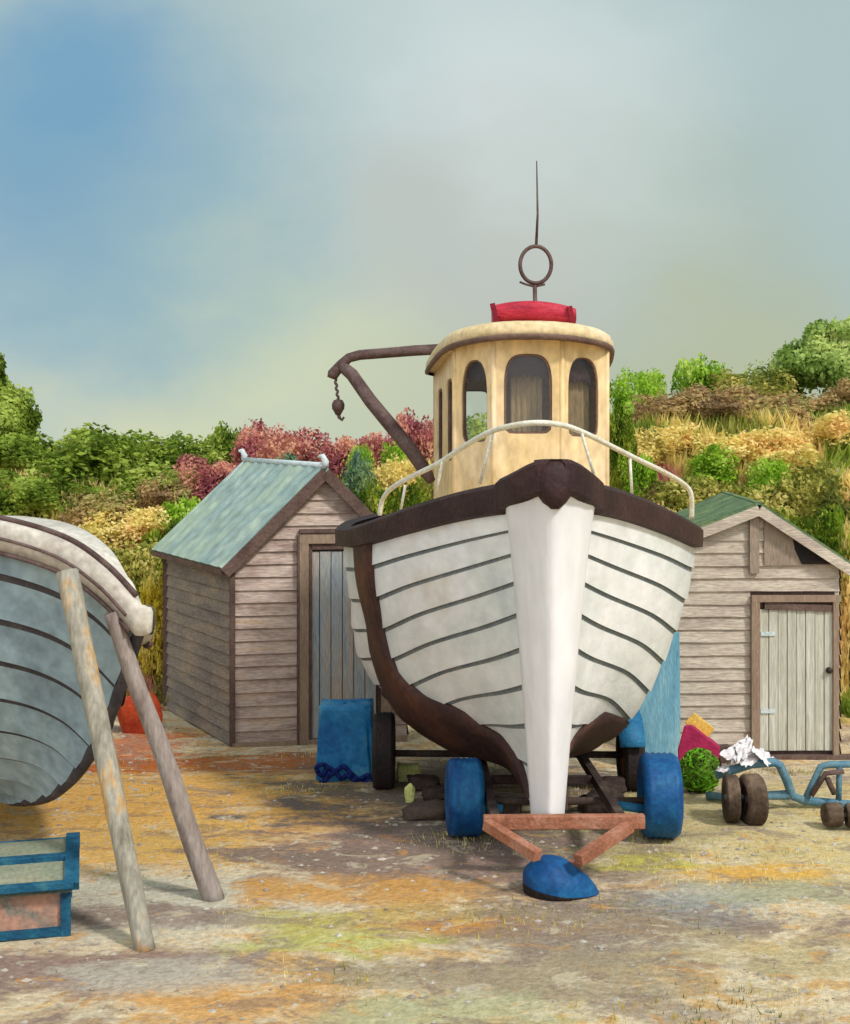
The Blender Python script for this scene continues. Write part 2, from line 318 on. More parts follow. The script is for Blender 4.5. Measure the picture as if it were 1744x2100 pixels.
# ---------------------------------------------------------------- loft of a clinker hull
def cr(p0, p1, p2, p3, t):
    return .5*((2*p1)+(-p0+p2)*t+(2*p0-5*p1+4*p2-p3)*t*t+(-p0+3*p1-3*p2+p3)*t**3)
def crline(pts, n):
    a = np.array(pts, float); out = []
    for i in range(len(a)-1):
        p0 = a[max(i-1, 0)]; p3 = a[min(i+2, len(a)-1)]
        for k in range(n): out.append(cr(p0, a[i], a[i+1], p3, k/n))
    out.append(a[-1]); return np.array(out)
def resample(pts, n, pw=1.0):
    d = crline(pts, 12); L = np.concatenate([[0], np.cumsum(np.linalg.norm(np.diff(d, axis=0), axis=1))])
    t = L[-1]*np.linspace(0, 1, n+1)**pw; return np.stack([np.interp(t, L, d[:, k]) for k in range(3)], 1)
class Hull:
    """G[u][s]: u from stem to stern, s from sheer to keel; half-hull points (b, along, z)"""
    def __init__(s, stations, ns=90, sub=14, pw=None):
        st = [resample(p, ns, pw[i] if pw else 1) for i, p in enumerate(stations)]; s.ns = ns; s.sub = sub
        s.G = crline(np.array(st).reshape(len(st), -1), sub).reshape(-1, ns+1, 3)
        s.nu = s.G.shape[0]-1
        du = np.gradient(s.G, axis=0); dv = np.gradient(s.G, axis=1); n = np.cross(du, dv); n /= (np.linalg.norm(n, axis=2, keepdims=True)+1e-9)
        n *= np.sign(n[:, :, 0:1].mean()); s.Nn = n
    def at(s, u, v, off=0):     # u in station units, v 0..1
        x = min(max(u*s.sub, 0), s.nu-1e-6); y = min(max(v, 0), 1)*s.ns; y = min(y, s.ns-1e-6)
        i, j = int(x), int(y); a, b = x-i, y-j
        def bl(A): return (A[i, j]*(1-a)*(1-b)+A[i+1, j]*a*(1-b)+A[i, j+1]*(1-a)*b+A[i+1, j+1]*a*b)
        n = bl(s.Nn); n = n/np.linalg.norm(n)
        return bl(s.G)+n*off
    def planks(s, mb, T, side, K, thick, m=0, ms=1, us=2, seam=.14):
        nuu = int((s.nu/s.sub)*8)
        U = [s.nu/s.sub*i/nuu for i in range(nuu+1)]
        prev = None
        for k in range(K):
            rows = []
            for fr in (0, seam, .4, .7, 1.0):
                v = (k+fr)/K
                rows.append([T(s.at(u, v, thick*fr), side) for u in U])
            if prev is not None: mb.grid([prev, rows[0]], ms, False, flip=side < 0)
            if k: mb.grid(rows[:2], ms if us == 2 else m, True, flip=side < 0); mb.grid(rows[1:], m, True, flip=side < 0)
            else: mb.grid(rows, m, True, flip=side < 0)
            prev = rows[-1]
        return U

# ================================================================= WHITE FISHING BOAT
SC = .9; CX = .78
def TB(p, side=1):
    b, Y, z = p
    if side < 0: b *= 1+.13*sst(1.25, .35, z)*sst(8.6, 9.6, Y)   # fuller bilge on this side
    return Vector(((CX+side*b)*SC, Y*SC, H-(H-z)*SC))
def W(x, Y, z): return Vector((x*SC, Y*SC, H-(H-z)*SC))
stt = [
 [(.20,7.86,2.02),(.175,7.90,1.80),(.155,7.94,1.45),(.135,7.97,1.10),(.115,8.0,.75),(.10,8.03,.45),(.08,8.06,.14)],
 [(.54,8.4,1.96),(.48,8.4,1.70),(.40,8.4,1.37),(.31,8.4,1.02),(.22,8.4,.69),(.14,8.4,.41),(.08,8.42,.13)],
 [(.92,9.0,1.87),(.885,9.0,1.54),(.80,9.0,1.21),(.66,9.0,.88),(.47,9.0,.58),(.25,9.0,.33),(.085,9.0,.13)],
 [(1.22,9.6,1.79),(1.19,9.6,1.45),(1.10,9.6,1.08),(.97,9.6,.74),(.78,9.6,.42),(.47,9.6,.19),(.09,9.6,.11)],
 [(1.385,10.2,1.76),(1.35,10.2,1.40),(1.23,10.2,1.04),(1.05,10.2,.70),(.83,10.2,.40),(.5,10.2,.19),(.09,10.2,.10)],
 [(1.47,10.8,1.74),(1.44,10.8,1.38),(1.34,10.8,.96),(1.15,10.8,.58),(.90,10.8,.34),(.47,10.8,.18),(.09,10.8,.11)],
 [(1.42,11.5,1.76),(1.42,11.5,1.4),(1.36,11.5,1.02),(1.2,11.5,.66),(.9,11.5,.42),(.45,11.5,.26),(.09,11.5,.14)],
 [(1.2,12.1,1.80),(1.2,12.1,1.45),(1.12,12.1,1.08),(.98,12.1,.75),(.7,12.1,.52),(.35,12.1,.34),(.09,12.1,.2)]]
HB = Hull(stt, pw=[1.38,1.20,1.08,1.03,1.0,1,1,1])
boat = thing('fishing_boat', (CX*SC, 9*SC, .3), 'white clinker fishing boat with dark brown gunwale and yellow wheelhouse, bow to the front', 'fishing boat')
mb = MB()
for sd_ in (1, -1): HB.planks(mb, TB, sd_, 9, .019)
# transom
tr = [TB(HB.at(7, v), 1) for v in np.linspace(0, 1, 20)] + [TB(HB.at(7, v), -1) for v in np.linspace(1, 0, 20)]
mb.add(tr, [tuple(range(len(tr)))], 0)
# keel under planking
mb.add([TB((b, Y, z)) for (Y, zz) in ((8.05,.14),(12.1,.2)) for (b, z) in ((-.08,zz+.03),(.08,zz+.03),(.06,zz-.05),(-.06,zz-.05))], [(0,1,5,4),(1,2,6,5),(2,3,7,6),(3,0,4,7)], 0)
mb.build('hull', [M['hull_white'], M['hull_seam_shade']], boat)
# deck
mb = MB(); us = [7*i/50 for i in range(51)]
L = [HB.at(u, .0) for u in us]
mb.grid([[TB((p[0]*f, p[1], p[2]-.03+.05*(1-f*f)), 1) for f in (-.99,-.6,-.2,.2,.6,.99)] for p in L])
mb.build('deck', M['ochre'], boat)
# stem post: a broad wedge
mb = MB(); g = []
for i in range(25):
    t = i/24; z = 2.13-t*(2.13-.085); hw = .235*(1-t)**.9*.62+.095+.0*t; hw = .295+(.105-.295)*t**.72
    yf = 7.60+.30*t; dp = .30-.14*t
    row = []
    for (a, d) in ((-1,1.3),(-1.0,.95),(-.93,.74),(-.6,.38),(-.22,.08),(-.1,.01),(0,-.01),(.1,.01),(.22,.08),(.6,.38),(.93,.74),(1.0,.95),(1,1.3)):
        row.append(TB((hw*a, yf+dp*d, z+.04*(1-abs(a))*(1-t))))
    g.append(row)
mb.grid(g, 0, True, flip=True)
mb.add(g[0], [tuple(range(13))[::-1]]); mb.add(g[-1], [tuple(range(13))])
mb.build('stem_post', M['stem_white'], boat)
# dark sheer strake (gunwale), both sides in one piece round the bow
mb = MB(); path = [(.0,7.56,2.155), (.05,7.57,2.153), (.09,7.60,2.142), (.14,7.66,2.12), (.19,7.73,2.09),(.24,7.83,2.06),(.285,7.94,2.035)] + [tuple(HB.at(u, 0)) for u in [.36+6.64*i/60 for i in range(61)]]
def gsec(p, side):
    b, Y, z = p; t = sst(7.8, 10.2, Y)
    top = z+.20-(.13*t); bot = top-(.20-.03*t); o = .055+.02*t
    return [TB((b-.05, Y, top-.01), side), TB((b+o-.03, Y, top), side), TB((b+o, Y, top-.03), side), TB((b+o, Y, (top+bot)/2), side), TB((b+o-.005, Y, bot+.01), side), TB((b-.02, Y, bot), side)]
for sd_ in (1, -1):
    g = [gsec(p, sd_) for p in path]
    mb.grid(g, 0, False, flip=(sd_ > 0)); mb.add(g[-1], [(0,1,2,3,4,5)])
mb.build('gunwale', M['dark_brown'], boat)
# stem head
mb = MB(); g = []
for (z, hw, yf) in ((2.355,.06,7.62),(2.35,.11,7.57),(2.28,.125,7.545),(2.20,.12,7.535),(2.14,.105,7.53),(2.09,.07,7.54),(2.055,.03,7.56)):
    g.append([TB((hw*a, yf+.22*d, z)) for (a, d) in ((-1,1),(-1,.45),(-.75,.1),(-.3,0),(.3,0),(.75,.1),(1,.45),(1,1))])
mb.grid(g, 0, True, flip=True); mb.add(g[0], [tuple(range(8))[::-1]]); mb.add(g[-1], [tuple(range(8))])
mb.build('stem_head', M['dark_brown'], boat)
# dark band and bottom planking, laid on the hull
def patch(mb, uin, uout, s0, s1, side, off=.036, n=70, k=14):
    g = []
    for i in range(n+1):
        s = s0+(s1-s0)*i/n; a, b = uin(s), uout(s); row = []
        row.append(TB(HB.at(a, s, .0), side))
        for j in range(k+1):
            f = j/k; o = off*(1-.25*abs(2*f-1)**4) + .006*mnoise.noise((f*5, s*9, side))
            row.append(TB(HB.at(a+(b-a)*f, s, o), side))
        row.append(TB(HB.at(b, s, .0), side)); g.append(row)
    mb.grid(g, 0, True, flip=(side > 0))
    mb.grid([[TB(HB.at(uin(s0)+(uout(s0)-uin(s0))*j/k, s0, o), side) for j in range(k+1)] for o in (0, off)], 0, False, flip=(side > 0))
def interp(tab):
    xs_, ys_ = zip(*tab); return lambda s: float(np.interp(s, xs_, ys_))
inL = interp([(0,2.80),(.35,2.86),(.5,2.72),(.62,2.42),(.72,2.02),(.79,1.85),(.82,1.55),(.86,1.35),(.93,.85),(1,.35)])
outL = interp([(0,3.42),(.3,3.50),(.45,3.62),(.55,4.1),(.62,5.0),(.7,6.6),(1,6.9)])
mb = MB(); patch(mb, inL, outL, .015, .985, -1, .055); mb.build('rubbing_band', M['band_brown'], boat)
inR = interp([(.68,2.75),(.715,2.1),(.76,1.9),(.82,1.45),(.9,.95),(1,.35)])
mb = MB(); patch(mb, inR, lambda s: 6.9, .68, .985, 1); mb.build('rubbing_band', M['band_brown'], boat)

# ---- wheelhouse
def yl(p): return p
def wall(mb, A, B, z0, z1a, z1b, op=None, th=.05, m=0):
    """wall panel A->B (plan), optional arched opening op=(c, w, zb, zt, n_up); returns the opening outline function"""
    A = np.array(A, float); B = np.array(B, float); L = np.linalg.norm(B-A); d = (B-A)/L; nrm = np.array([d[1], -d[0]])
    def pt(x, z, o=0): q = A+d*x+nrm*o; return W(q[0], q[1], z)
    if op is None:
        for o, fl in ((0, False), (-th, True)):
            vs = [pt(0,z0,o), pt(L,z0,o), pt(L,z1b,o), pt(0,z1a,o)]; mb.add(vs, [(0,1,2,3)[::(-1 if fl else 1)]], m if not fl else 1)
        return
    c, wd, zb, zt, nu = op; cx = c*L; cz = (zb+zt)/2; hw = wd/2; hh = (zt-zb)/2
    angs = sorted(set([2*math.pi*i/56 for i in range(56)] + [math.atan2(zz-cz, xx-cx) % (2*math.pi) for (xx, zz) in ((0,z0),(L,z0),(L,z1b),(0,z1a))]))
    def inner(a, f=1.0):
        ca, sa = math.cos(a), math.sin(a); n = nu if sa > 0 else 9
        r = ((abs(ca)/hw)**n+(abs(sa)/hh)**n)**(-1/n); return cx+r*ca*f, cz+r*sa*f
    def outer(a):
        ca, sa = math.cos(a), math.sin(a); ts = []
        if ca > 1e-9: ts.append((L-cx)/ca)
        if ca < -1e-9: ts.append((0-cx)/ca)
        if sa < -1e-9: ts.append((z0-cz)/sa)
        # sloping top edge
        sl = (z1b-z1a)/L; den = sa-sl*ca
        if den > 1e-9: ts.append((z1a+sl*cx-cz)/den)
        t = min(x for x in ts if x > 0); return cx+t*ca, cz+t*sa
    n = len(angs); I = [inner(a) for a in angs]; O = [outer(a) for a in angs]
    for o, fl, mm in ((0, False, m), (-th, True, 1)):
        vs = [pt(*q, o) for q in I]+[pt(*q, o) for q in O]
        fs = [(k, n+k, n+(k+1)%n, (k+1)%n) for k in range(n)]
        mb.add(vs, [f[::-1] if fl else f for f in fs], mm)
    vs = [pt(*q, 0) for q in I]+[pt(*q, -th) for q in I]; mb.add(vs, [(k, (k+1)%n, n+(k+1)%n, n+k) for k in range(n)], m)
    return pt, angs, inner, (cx, cz, hw, hh)
def window(parent, info, blind=.28, framew=.9, fm='trim_brown', th=.05, glass_=True):
    pt, angs, inner, (cx, cz, hw, hh) = info; n = len(angs); fr = MB()
    I0 = [inner(a) for a in angs]; I1 = [(cx+(x-cx)*framew, cz+(z-cz)*(1-(1-framew)*hw/hh)) for (x, z) in I0]
    for o, fl in ((-.012, False), (-.04, True)):
        vs = [pt(*q, o) for q in I1]+[pt(*q, o) for q in I0]; fs = [(k, n+k, n+(k+1)%n, (k+1)%n) for k in range(n)]
        fr.add(vs, [f[::-1] if fl else f for f in fs])
    vs = [pt(*q, -.012) for q in I1]+[pt(*q, -.04) for q in I1]; fr.add(vs, [(k, (k+1)%n, n+(k+1)%n, n+k) for k in range(n)])
    f = fr.build('window', M[fm], parent)
    if glass_:
        p = MB(); p.add([pt(*q, -.026) for q in I0], [tuple(range(n))]); p.build('pane', M['glass'], f)
    if blind:
        zc = cz+hh-2*hh*blind; b = MB(); q = [inner(a) for a in angs if inner(a)[1] >= zc]
        q0 = [(x, z) for (x, z) in q]; ends = (min(x for x, z in q0), max(x for x, z in q0))
        g = []
        nn = 22
        for i in range(nn+1):
            x = ends[0]+(ends[1]-ends[0])*i/nn
            xr = min(.999, abs(x-cx)/hw); ztop = cz+hh*(1-xr**3)**(1/3)
            drop = .02*math.sin(i*1.9)+.05*(abs(x-cx)/hw)**4
            zb_ = min(zc-drop, ztop-.002); g.append([pt(x, zb_+(ztop-zb_)*k/3, -.062-.012*math.sin(k*2.0+i*.5)) for k in range(4)])
        b.grid(g, 0, True, flip=True); b.build('blind', M['dark_brown'], f)
    return f
wh = MB(); infos = []
X0 = .775
pl = {'a': (X0-.255, 9.58), 'b': (X0+.262, 9.58), 'c': (X0-.54, 9.86), 'd': (X0+.63, 9.80), 'e': (X0-.70, 11.35), 'f': (X0+.72, 11.35)}
zb_, zf, zc_, za = 1.70, 3.28, 3.26, 3.16
infos.append((wall(wh, pl['a'], pl['b'], zb_, zf, zf, (.5, .365, 2.56, 3.165, 3.4)), .27, .9))
infos.append((wall(wh, pl['b'], pl['d'], zb_, zf, zc_, (.47, .29, 2.54, 3.145, 3.0)), .3, .92))
infos.append((wall(wh, pl['c'], pl['a'], zb_, zc_, zf, (.5, .265, 2.50, 3.13, 2.6)), .25, .9))
# port side wall in three bays, two with slot windows
def lerp2(p, q, t): return (p[0]+(q[0]-p[0])*t, p[1]+(q[1]-p[1])*t)
s1, s2 = lerp2(pl['e'], pl['c'], .30), lerp2(pl['e'], pl['c'], .66)
zl1, zl2 = za+(zc_-za)*.3, za+(zc_-za)*.66
wall(wh, pl['e'], lerp2(pl['e'], pl['c'], .12), zb_, za, za+(zc_-za)*.12)
infos.append((wall(wh, lerp2(pl['e'], pl['c'], .12), lerp2(pl['e'], pl['c'], .54), zb_, za+(zc_-za)*.12, za+(zc_-za)*.54, (.5, .36, 2.36, 2.98, 6)), 0, .9))
infos.append((wall(wh, lerp2(pl['e'], pl['c'], .54), pl['c'], zb_, za+(zc_-za)*.54, zc_, (.47, .36, 2.36, 3.02, 6)), 0, .9))
wall(wh, pl['d'], pl['f'], zb_, zc_, za)
# aft wall: window left, solid right
mid = lerp2(pl['f'], pl['e'], .56)
wall(wh, pl['f'], mid, zb_, za, za)
infos.append((wall(wh, mid, pl['e'], zb_, za, za, (.42, .30, 2.5, 3.0, 6)), 0, .9))
wh_o = wh.build('wheelhouse', [M['ochre'], M['interior']], boat)
for inf, bl, fw in infos: window(wh_o, inf, bl, fw)
for (inf, wn, off_) in ((infos[0][0], .66, -.16), (infos[1][0], .98, -.12)):  # curtains added behind two panes so the unlit interior isn't black
    pt, _, _, (cx, cz, hw, hh) = inf; mb = MB()
    mb.grid([[pt(cx+hw*wn*(i/20*2-1), z, off_+.012*math.sin(i*1.7)) for z in (cz-hh*1.05, cz+hh*.9)] for i in range(21)]); mb.build('curtain', M['curtain'], wh_o)
# corner mouldings between the front panels
mb = MB()
for k in ('a', 'b', 'c', 'd'):
    x, y = pl[k]; zt = zf-.02 if k in 'ab' else zc_-.02
    mb.tube([W(x, y+.01, zb_), W(x, y+.01, zt)], .022*SC, 8)
mb.build('corner_post', M['ochre'], wh_o)
# wheelhouse skirt board
# roof
out = [(-.28,9.44),(.29,9.44),(.67,9.72),(.77,10.5),(.80,11.5),(-.79,11.5),(-.71,10.5),(-.60,9.76)]
for _ in range(2):
    q = []
    for i in range(len(out)):
        a, b = out[i], out[(i+1) % len(out)]; q += [lerp2(a, b, .22), lerp2(a, b, .78)]
    out = q
cyr = 10.5
def zr(x, Y): return 3.285-.035*(x/.7)**2-.11*(Y-9.45)/2
rings = []
for (f, dz) in ((.9,-.005),(1,0),(1.01,.04),(1.005,.07),(.985,.10),(.93,.125),(.6,.145),(.3,.15)):
    rings.append([W(X0+x*f, cyr+(Y-cyr)*f, zr(x*f, cyr+(Y-cyr)*f)+dz) for (x, Y) in out])
mb = MB()
for r in rings: r.append(r[0])
mb.grid(rings, 0, True, flip=True); mb.add(rings[-1][:-1], [tuple(range(len(out)))[::1]], 0, True); mb.add(rings[0][:-1], [tuple(range(len(out)))[::-1]])
ro = mb.build('roof', M['roof_cream'], wh_o)
mb = MB(); r1 = []
for (f, dz) in ((.985,-.028),(1.014,-.024),(1.02,0),(1.016,.014),(.99,.014)):
    rr = [W(X0+x*f, cyr+(Y-cyr)*f, zr(x, Y)+dz) for (x, Y) in out]; rr.append(rr[0]); r1.append(rr)
mb.grid(r1, 0, True, flip=True); mb.build('roof_trim', M['trim_brown'], ro)

# mast with loop aerial and whip
mb = MB(); YM = 10.15
def Wp(px, py, Y=YM): p = P(px, py, Y); return W(p.x, p.y, p.z)
mast = MB().tube([Wp(1099,668), Wp(1097,585)], .016, 10).build('mast', M['metal_brown'], boat)
mb.tube([Wp(1066,578), Wp(1078,583), Wp(1097,588), Wp(1118,583)], .008, 8); mb.build('crosspiece', M['metal_brown'], mast)
mb = MB(); mb.tube([Wp(1099+32*math.cos(a), 543+38*math.sin(a)) for a in np.linspace(0, 2*math.pi, 41)], .0145, 10, cap=False); mb.build('loop_aerial', M['metal_brown'], mast)
mb = MB(); mb.tube([Wp(1100,505), Wp(1103,440), Wp(1101,330)], [.011,.008,.004], 8); mb.build('whip_aerial', M['metal_brown'], mast)

# davit on the port side
YD = 10.95
def D(px, py, Y=YD): p = P(px, py, Y); return W(p.x, p.y, p.z)
dav = MB().tube([D(885,987,10.4), D(870,962,10.45), D(845,925,10.5), D(760,822,10.7), D(722,768,10.9), D(698,748)], [.034,.052,.055,.052,.05,.044], 12).build('davit', M['metal_brown'], boat)
mb = MB(); mb.tube([D(905,716), D(850,719), D(790,724), D(738,728), D(716,734), D(700,748), D(683,768), D(680,776)], [.042,.042,.04,.04,.038,.04,.046,.034], 12); mb.build('arm', M['metal_brown'], dav)
mb = MB()
for i in range(8):
    a = D(688+i*.8, 774+i*6.2); b = D(688.8+i*.8, 782+i*6.2); mb.tube([a, (a+b)/2+Vector((.006*(-1)**i, 0, 0)), b], .011, 6)
mb.build('chain', M['metal_brown'], dav)
mb = MB(); c = D(694,830)
mb.lathe(c+Vector((0,0,.045)), (0,0,-1), [(0,.006),(.01,.035),(.04,.05),(.075,.048),(.105,.03),(.125,.02),(.13,.004)], 16)
mb.tube([c+Vector((0,0,-.06)), c+Vector((.008,0,-.10)), c+Vector((.03,0,-.118)), c+Vector((.046,0,-.095))], [.016,.014,.013,.009], 8)
mb.build('hook_block', M['metal_brown'], dav)

# pulpit rail
def R(px, py, Y): p = P(px, py, Y); return W(p.x, p.y, p.z)
rp = [(779,1056,9.9),(785,1025,9.85),(805,1000,9.7),(850,975,9.4),(900,950,9.1),(950,917,8.75),(1000,888,8.45),(1050,873,8.25),(1100,867,8.15),(1150,871,8.2),(1190,884,8.35),(1240,908,8.6),(1300,938,9.0),(1360,967,9.4),(1402,992,9.75),(1418,1015,9.85),(1419,1064,9.9)]
pts = crline([tuple(R(*p)) for p in rp], 4)
rail = MB().tube([Vector(p) for p in pts], .017, 10).build('bow_rail', M['rail_white'], boat)
for (a, b) in (((832,995,9.45),(822,1046,9.5)), ((908,946,9.0),(893,1018,9.05)), ((1012,884,8.4),(985,992,8.42)), ((1192,884,8.35),(1222,986,8.4)), ((1292,934,8.95),(1297,1022,9.0))):
    MB().tube([R(*a), R(*b)], .0095, 8).build('stanchion', M['rail_white'], rail)

# red box on the wheelhouse roof
rb = thing('roof_box', R(1094, 668, 9.95), 'red rounded box lying across the top of the wheelhouse roof', 'box')
mb = MB(); g = []
for i in range(25):
    t = i/24; px = 1010+168*t; cyv = 648-8*math.sin(math.pi*t)+6*(t-.5); hh = 19+2*math.sin(math.pi*t)-3*(abs(2*t-1)**6)
    row = []
    for a in np.linspace(0, 2*math.pi, 17):
        ca, sa = math.cos(a), math.sin(a)
        row.append(R(px, cyv-hh*math.copysign(abs(sa)**.55, sa), 9.95)+Vector((0, .13*math.copysign(abs(ca)**.55, ca), 0)))
    g.append(row)
mb.grid(g, 0, True); mb.add(g[0][:-1], [tuple(range(16))]); mb.add(g[-1][:-1], [tuple(range(16))[::-1]])
mb.build('case', M['red'], rb)
for t in (.03, .97):
    px = 1010+168*t; mb = MB(); cyv = 648-8*math.sin(math.pi*t)+6*(t-.5)
    mb.beam(R(px-5, cyv-22, 9.8), R(px+5, cyv+24+(5 if t > .5 else 0), 9.8), .035, .03, (0,1,0)); mb.build('end_strap', M['red_trim'], rb)

# ================================================================= BOAT TRAILER under the white boat
def wheel(parent, c, axis, r, wd, tm, rimm, name='wheel', groove=True, seg=48):
    w_ = MB(); hw = wd/2; pr = []
    pr = [(-hw*.7, r*.5), (-hw*.92, r*.62), (-hw, r*.78), (-hw*.94, r*.9), (-hw*.74, r*.975)]
    xs_ = np.linspace(-.6, .6, 9)
    for i, x in enumerate(xs_):
        pr.append((hw*x, r*(1.0 if not groove or i % 2 == 0 else .965)))
    pr += [(hw*.74, r*.975), (hw*.94, r*.9), (hw, r*.78), (hw*.92, r*.62), (hw*.7, r*.5)]
    w_.lathe(c, axis, pr, seg); wo_ = w_.build(name, M[tm], parent)
    rm = MB(); rm.lathe(c, axis, [(-hw*.72, r*.03), (-hw*.72, r*.14), (-hw*.5, r*.16), (-hw*.45, r*.42), (-hw*.75, r*.52), (hw*.75, r*.52), (hw*.45, r*.42), (hw*.5, r*.16), (hw*.72, r*.14), (hw*.72, r*.03)], 32)
    rm.build('rim', M[rimm], wo_); return wo_
tr_ = thing('boat_trailer', (.78, 8.2, 0), 'rust brown boat trailer with fat blue front wheels under the white boat', 'trailer')
YF = 7.92
wheel(tr_, ((953-872)/F*YF, YF, .245), (1,.05,0), .243, .225, 'tyre_blue', 'blue_paint')
wheel(tr_, ((1352-872)/F*YF, YF-.02, .262), (1,-.06,0), .262, .24, 'tyre_blue', 'blue_paint')
wheel(tr_, ((788-872)/F*9.25, 9.25, .235), (1,0,0), .285, .16, 'tyre_dark', 'rust')
wheel(tr_, ((1293-872)/F*9.2, 9.2, .215), (1,0,0), .262, .15, 'tyre_dark', 'rust')
mb = MB(); mb.tube([(.2, YF, .22), (1.5, YF, .22)], .025, 10); mb.build('axle', M['rock'], tr_)
for (xa, xb) in ((.33,.48),(1.2,1.36)): MB().tube([(xa, YF-.02, .2), (xb, YF-.06, .185)], .028, 10).build('stub_axle', M['blue_paint'], tr_)
mb = MB(); mb.tube([(-.34, 9.25, .22), (1.52, 9.2, .22)], .025, 10); mb.build('axle', M['rock'], tr_)
mb = MB(); mb.beam(P(992,1686,7.05), P(1322,1684,7.05), .06, .075); mb.build('crossbar', M['rust'], tr_, bevel=.006)
for (a, b) in ((P(998,1690,7.0), P(1104,1756,6.72)), (P(1292,1694,7.0), P(1186,1764,6.72))):
    mb = MB(); mb.beam(a, b, .06, .06); mb.build('drawbar', M['rust'], tr_, bevel=.005)
mb = MB(); mb.beam(P(1100,1775,6.95), P(1190,1775,6.95), .04, .05); mb.build('hitch', M['rust'], tr_)
for x in (.40, 1.12):
    mb = MB(); mb.beam((x, 7.06, .30), (x, 9.6, .22), .05, .06); mb.build('side_rail', M['rock'], tr_)
mb = MB(); mb.beam((.43, 8.3, .26), (1.09, 8.3, .26), .05, .05); mb.build('crossmember', M['rock'], tr_)
mb = MB(); mb.beam((.43, 9.4, .23), (1.09, 9.4, .23), .05, .05); mb.build('crossmember', M['rock'], tr_)
for (x, y) in ((.75, 7.5), (.72, 8.3), (.72, 9.4)):
    mb = MB(); mb.box((x, y, .325), (.18, .12, .06)); mb.build('keel_chock', M['rock_brown'], tr_)
for (xa, xb) in ((1.46,1.3),):
    mb = MB(); g = []
    for i in range(13):
        a = math.pi*(.12+.76*i/12); g.append([(xa+s*.09, 9.22+.33*math.cos(a), .215+.33*math.sin(a)) for s in (-1, 1)])
    mb.grid(g); o = mb.build('mudguard', M['blue_paint'], tr_); md = o.modifiers.new('solid', 'SOLIDIFY'); md.thickness = .012

# blue float in front of the hitch
fl = MB(); g = []; YB = 6.86; cb = P(1137, 1828, YB)
for i in range(17):
    v = i/16; ph = v*math.pi/2; row = []
    for k in range(41):
        a = 2*math.pi*k/40; ca, sa = math.cos(a), math.sin(a)
        fl_ = 1+.42*max(0, ca)**3*(1-v)**2
        row.append((cb.x+ .172*math.cos(ph)**.75*ca*fl_-.012*(v), cb.y+.16*math.cos(ph)**.75*sa, .035+.155*math.sin(ph)-.03*(1-v)*ca+.006*math.sin(9*v)))
    g.append(row)
fl.grid(g, 0, True)
g2 = []
for (f, z) in ((1.0,.035),(.97,.012),(.75,-.008)):
    g2.append([(cb.x+(p[0]-cb.x)*f, cb.y+(p[1]-cb.y)*f, z if f < 1 else p[2]) for p in g[0]])
fl.grid(g2, 1, True, flip=True)
tag(fl.build('float', [M['tyre_blue'], M['tyre_dark']], loc=(cb.x, cb.y, 0)), 'blue domed float with a pointed brim on the ground before the trailer drawbar', 'float')

# ================================================================= blue junk around the trailer
def rock(name, px, py, Y, w_, h_, label, cat, mt='rock', dpt=None, seed=0, group=None, rot=0, flat=.55):
    c = P(px, py, Y); mb = MB(); g = []; dpt = dpt or w_*.6
    zb = max(yz(c.x, c.y), -9) ; cz = c.z
    for i in range(13):
        ph = -math.pi/2+math.pi*i/12; row = []
        for k in range(25):
            a = 2*math.pi*(k % 24)/24
            d = Vector((math.cos(ph)*math.cos(a), math.cos(ph)*math.sin(a), math.sin(ph)))
            q = Vector((math.copysign(abs(d.x)**flat, d.x), math.copysign(abs(d.y)**flat, d.y), math.copysign(abs(d.z)**flat, d.z)))
            r = 1+.22*mnoise.noise(d*1.6+Vector((seed, 0, 0)))+.1*mnoise.noise(d*4+Vector((seed, 3, 0)))
            v = Vector((q.x*w_/2*r, q.y*dpt/2*r, q.z*h_/2*r))
            if rot: v = Vector((v.x*math.cos(rot)-v.z*math.sin(rot), v.y, v.x*math.sin(rot)+v.z*math.cos(rot)))
            row.append(c+v)
        g.append(row)
    mb.grid(g, 0, True, flip=False)
    o = mb.build(name, M[mt], loc=(c.x, c.y, c.z)); return tag(o, label, cat, group)
def onground(px, Y, h_): x = (px-872)/F*Y; z = yz(x, Y)+h_*.45; return 960+(H-z)*F/Y
for (px, Y, w_, h_, s, lab, rot, mt) in (
    (868, 9.1, .25, .10, 1, 'upper dark brown log of the pair left of the blue left wheel', -.1, 'rock'),
    (895, 8.8, .20, .09, 2, 'small dark log below and right of a longer one by the left blue wheel', .05, 'rock'),
    (1028, 8.45, .27, .115, 3, 'long dark stone just right of the left blue wheel under the bow', -.03, 'rock'),
    (1235, 8.45, .30, .16, 4, 'big dark stone just left of the right blue wheel', .25, 'rock'),
    (1255, 9.0, .2, .12, 5, 'dark round stone behind the big one near the right blue wheel', .1, 'rock'),
    (872, 8.35, .30, .10, 6, 'low flat brown stone in front of the logs by the left blue wheel', .1, 'rock_brown')):
    rock('log' if 'log' in lab else 'stone', px, onground(px, Y, h_), Y, w_, h_, lab, 'log' if 'log' in lab else 'stone', mt, seed=s*3.1, rot=rot, group='dark logs and stones under the white boat')
rock('fish_box', 838, onground(838, 9.5, .14), 9.5, .17, .14, 'pale yellow box lying between the dark rear wheel and the logs', 'box', 'pale_yellow', seed=20, flat=.35)
rock('net_float', 841, onground(841, 8.75, .12), 8.75, .075, .14, 'small pale yellow float on the ground below the yellow box', 'float', 'pale_yellow', seed=22, flat=.9)

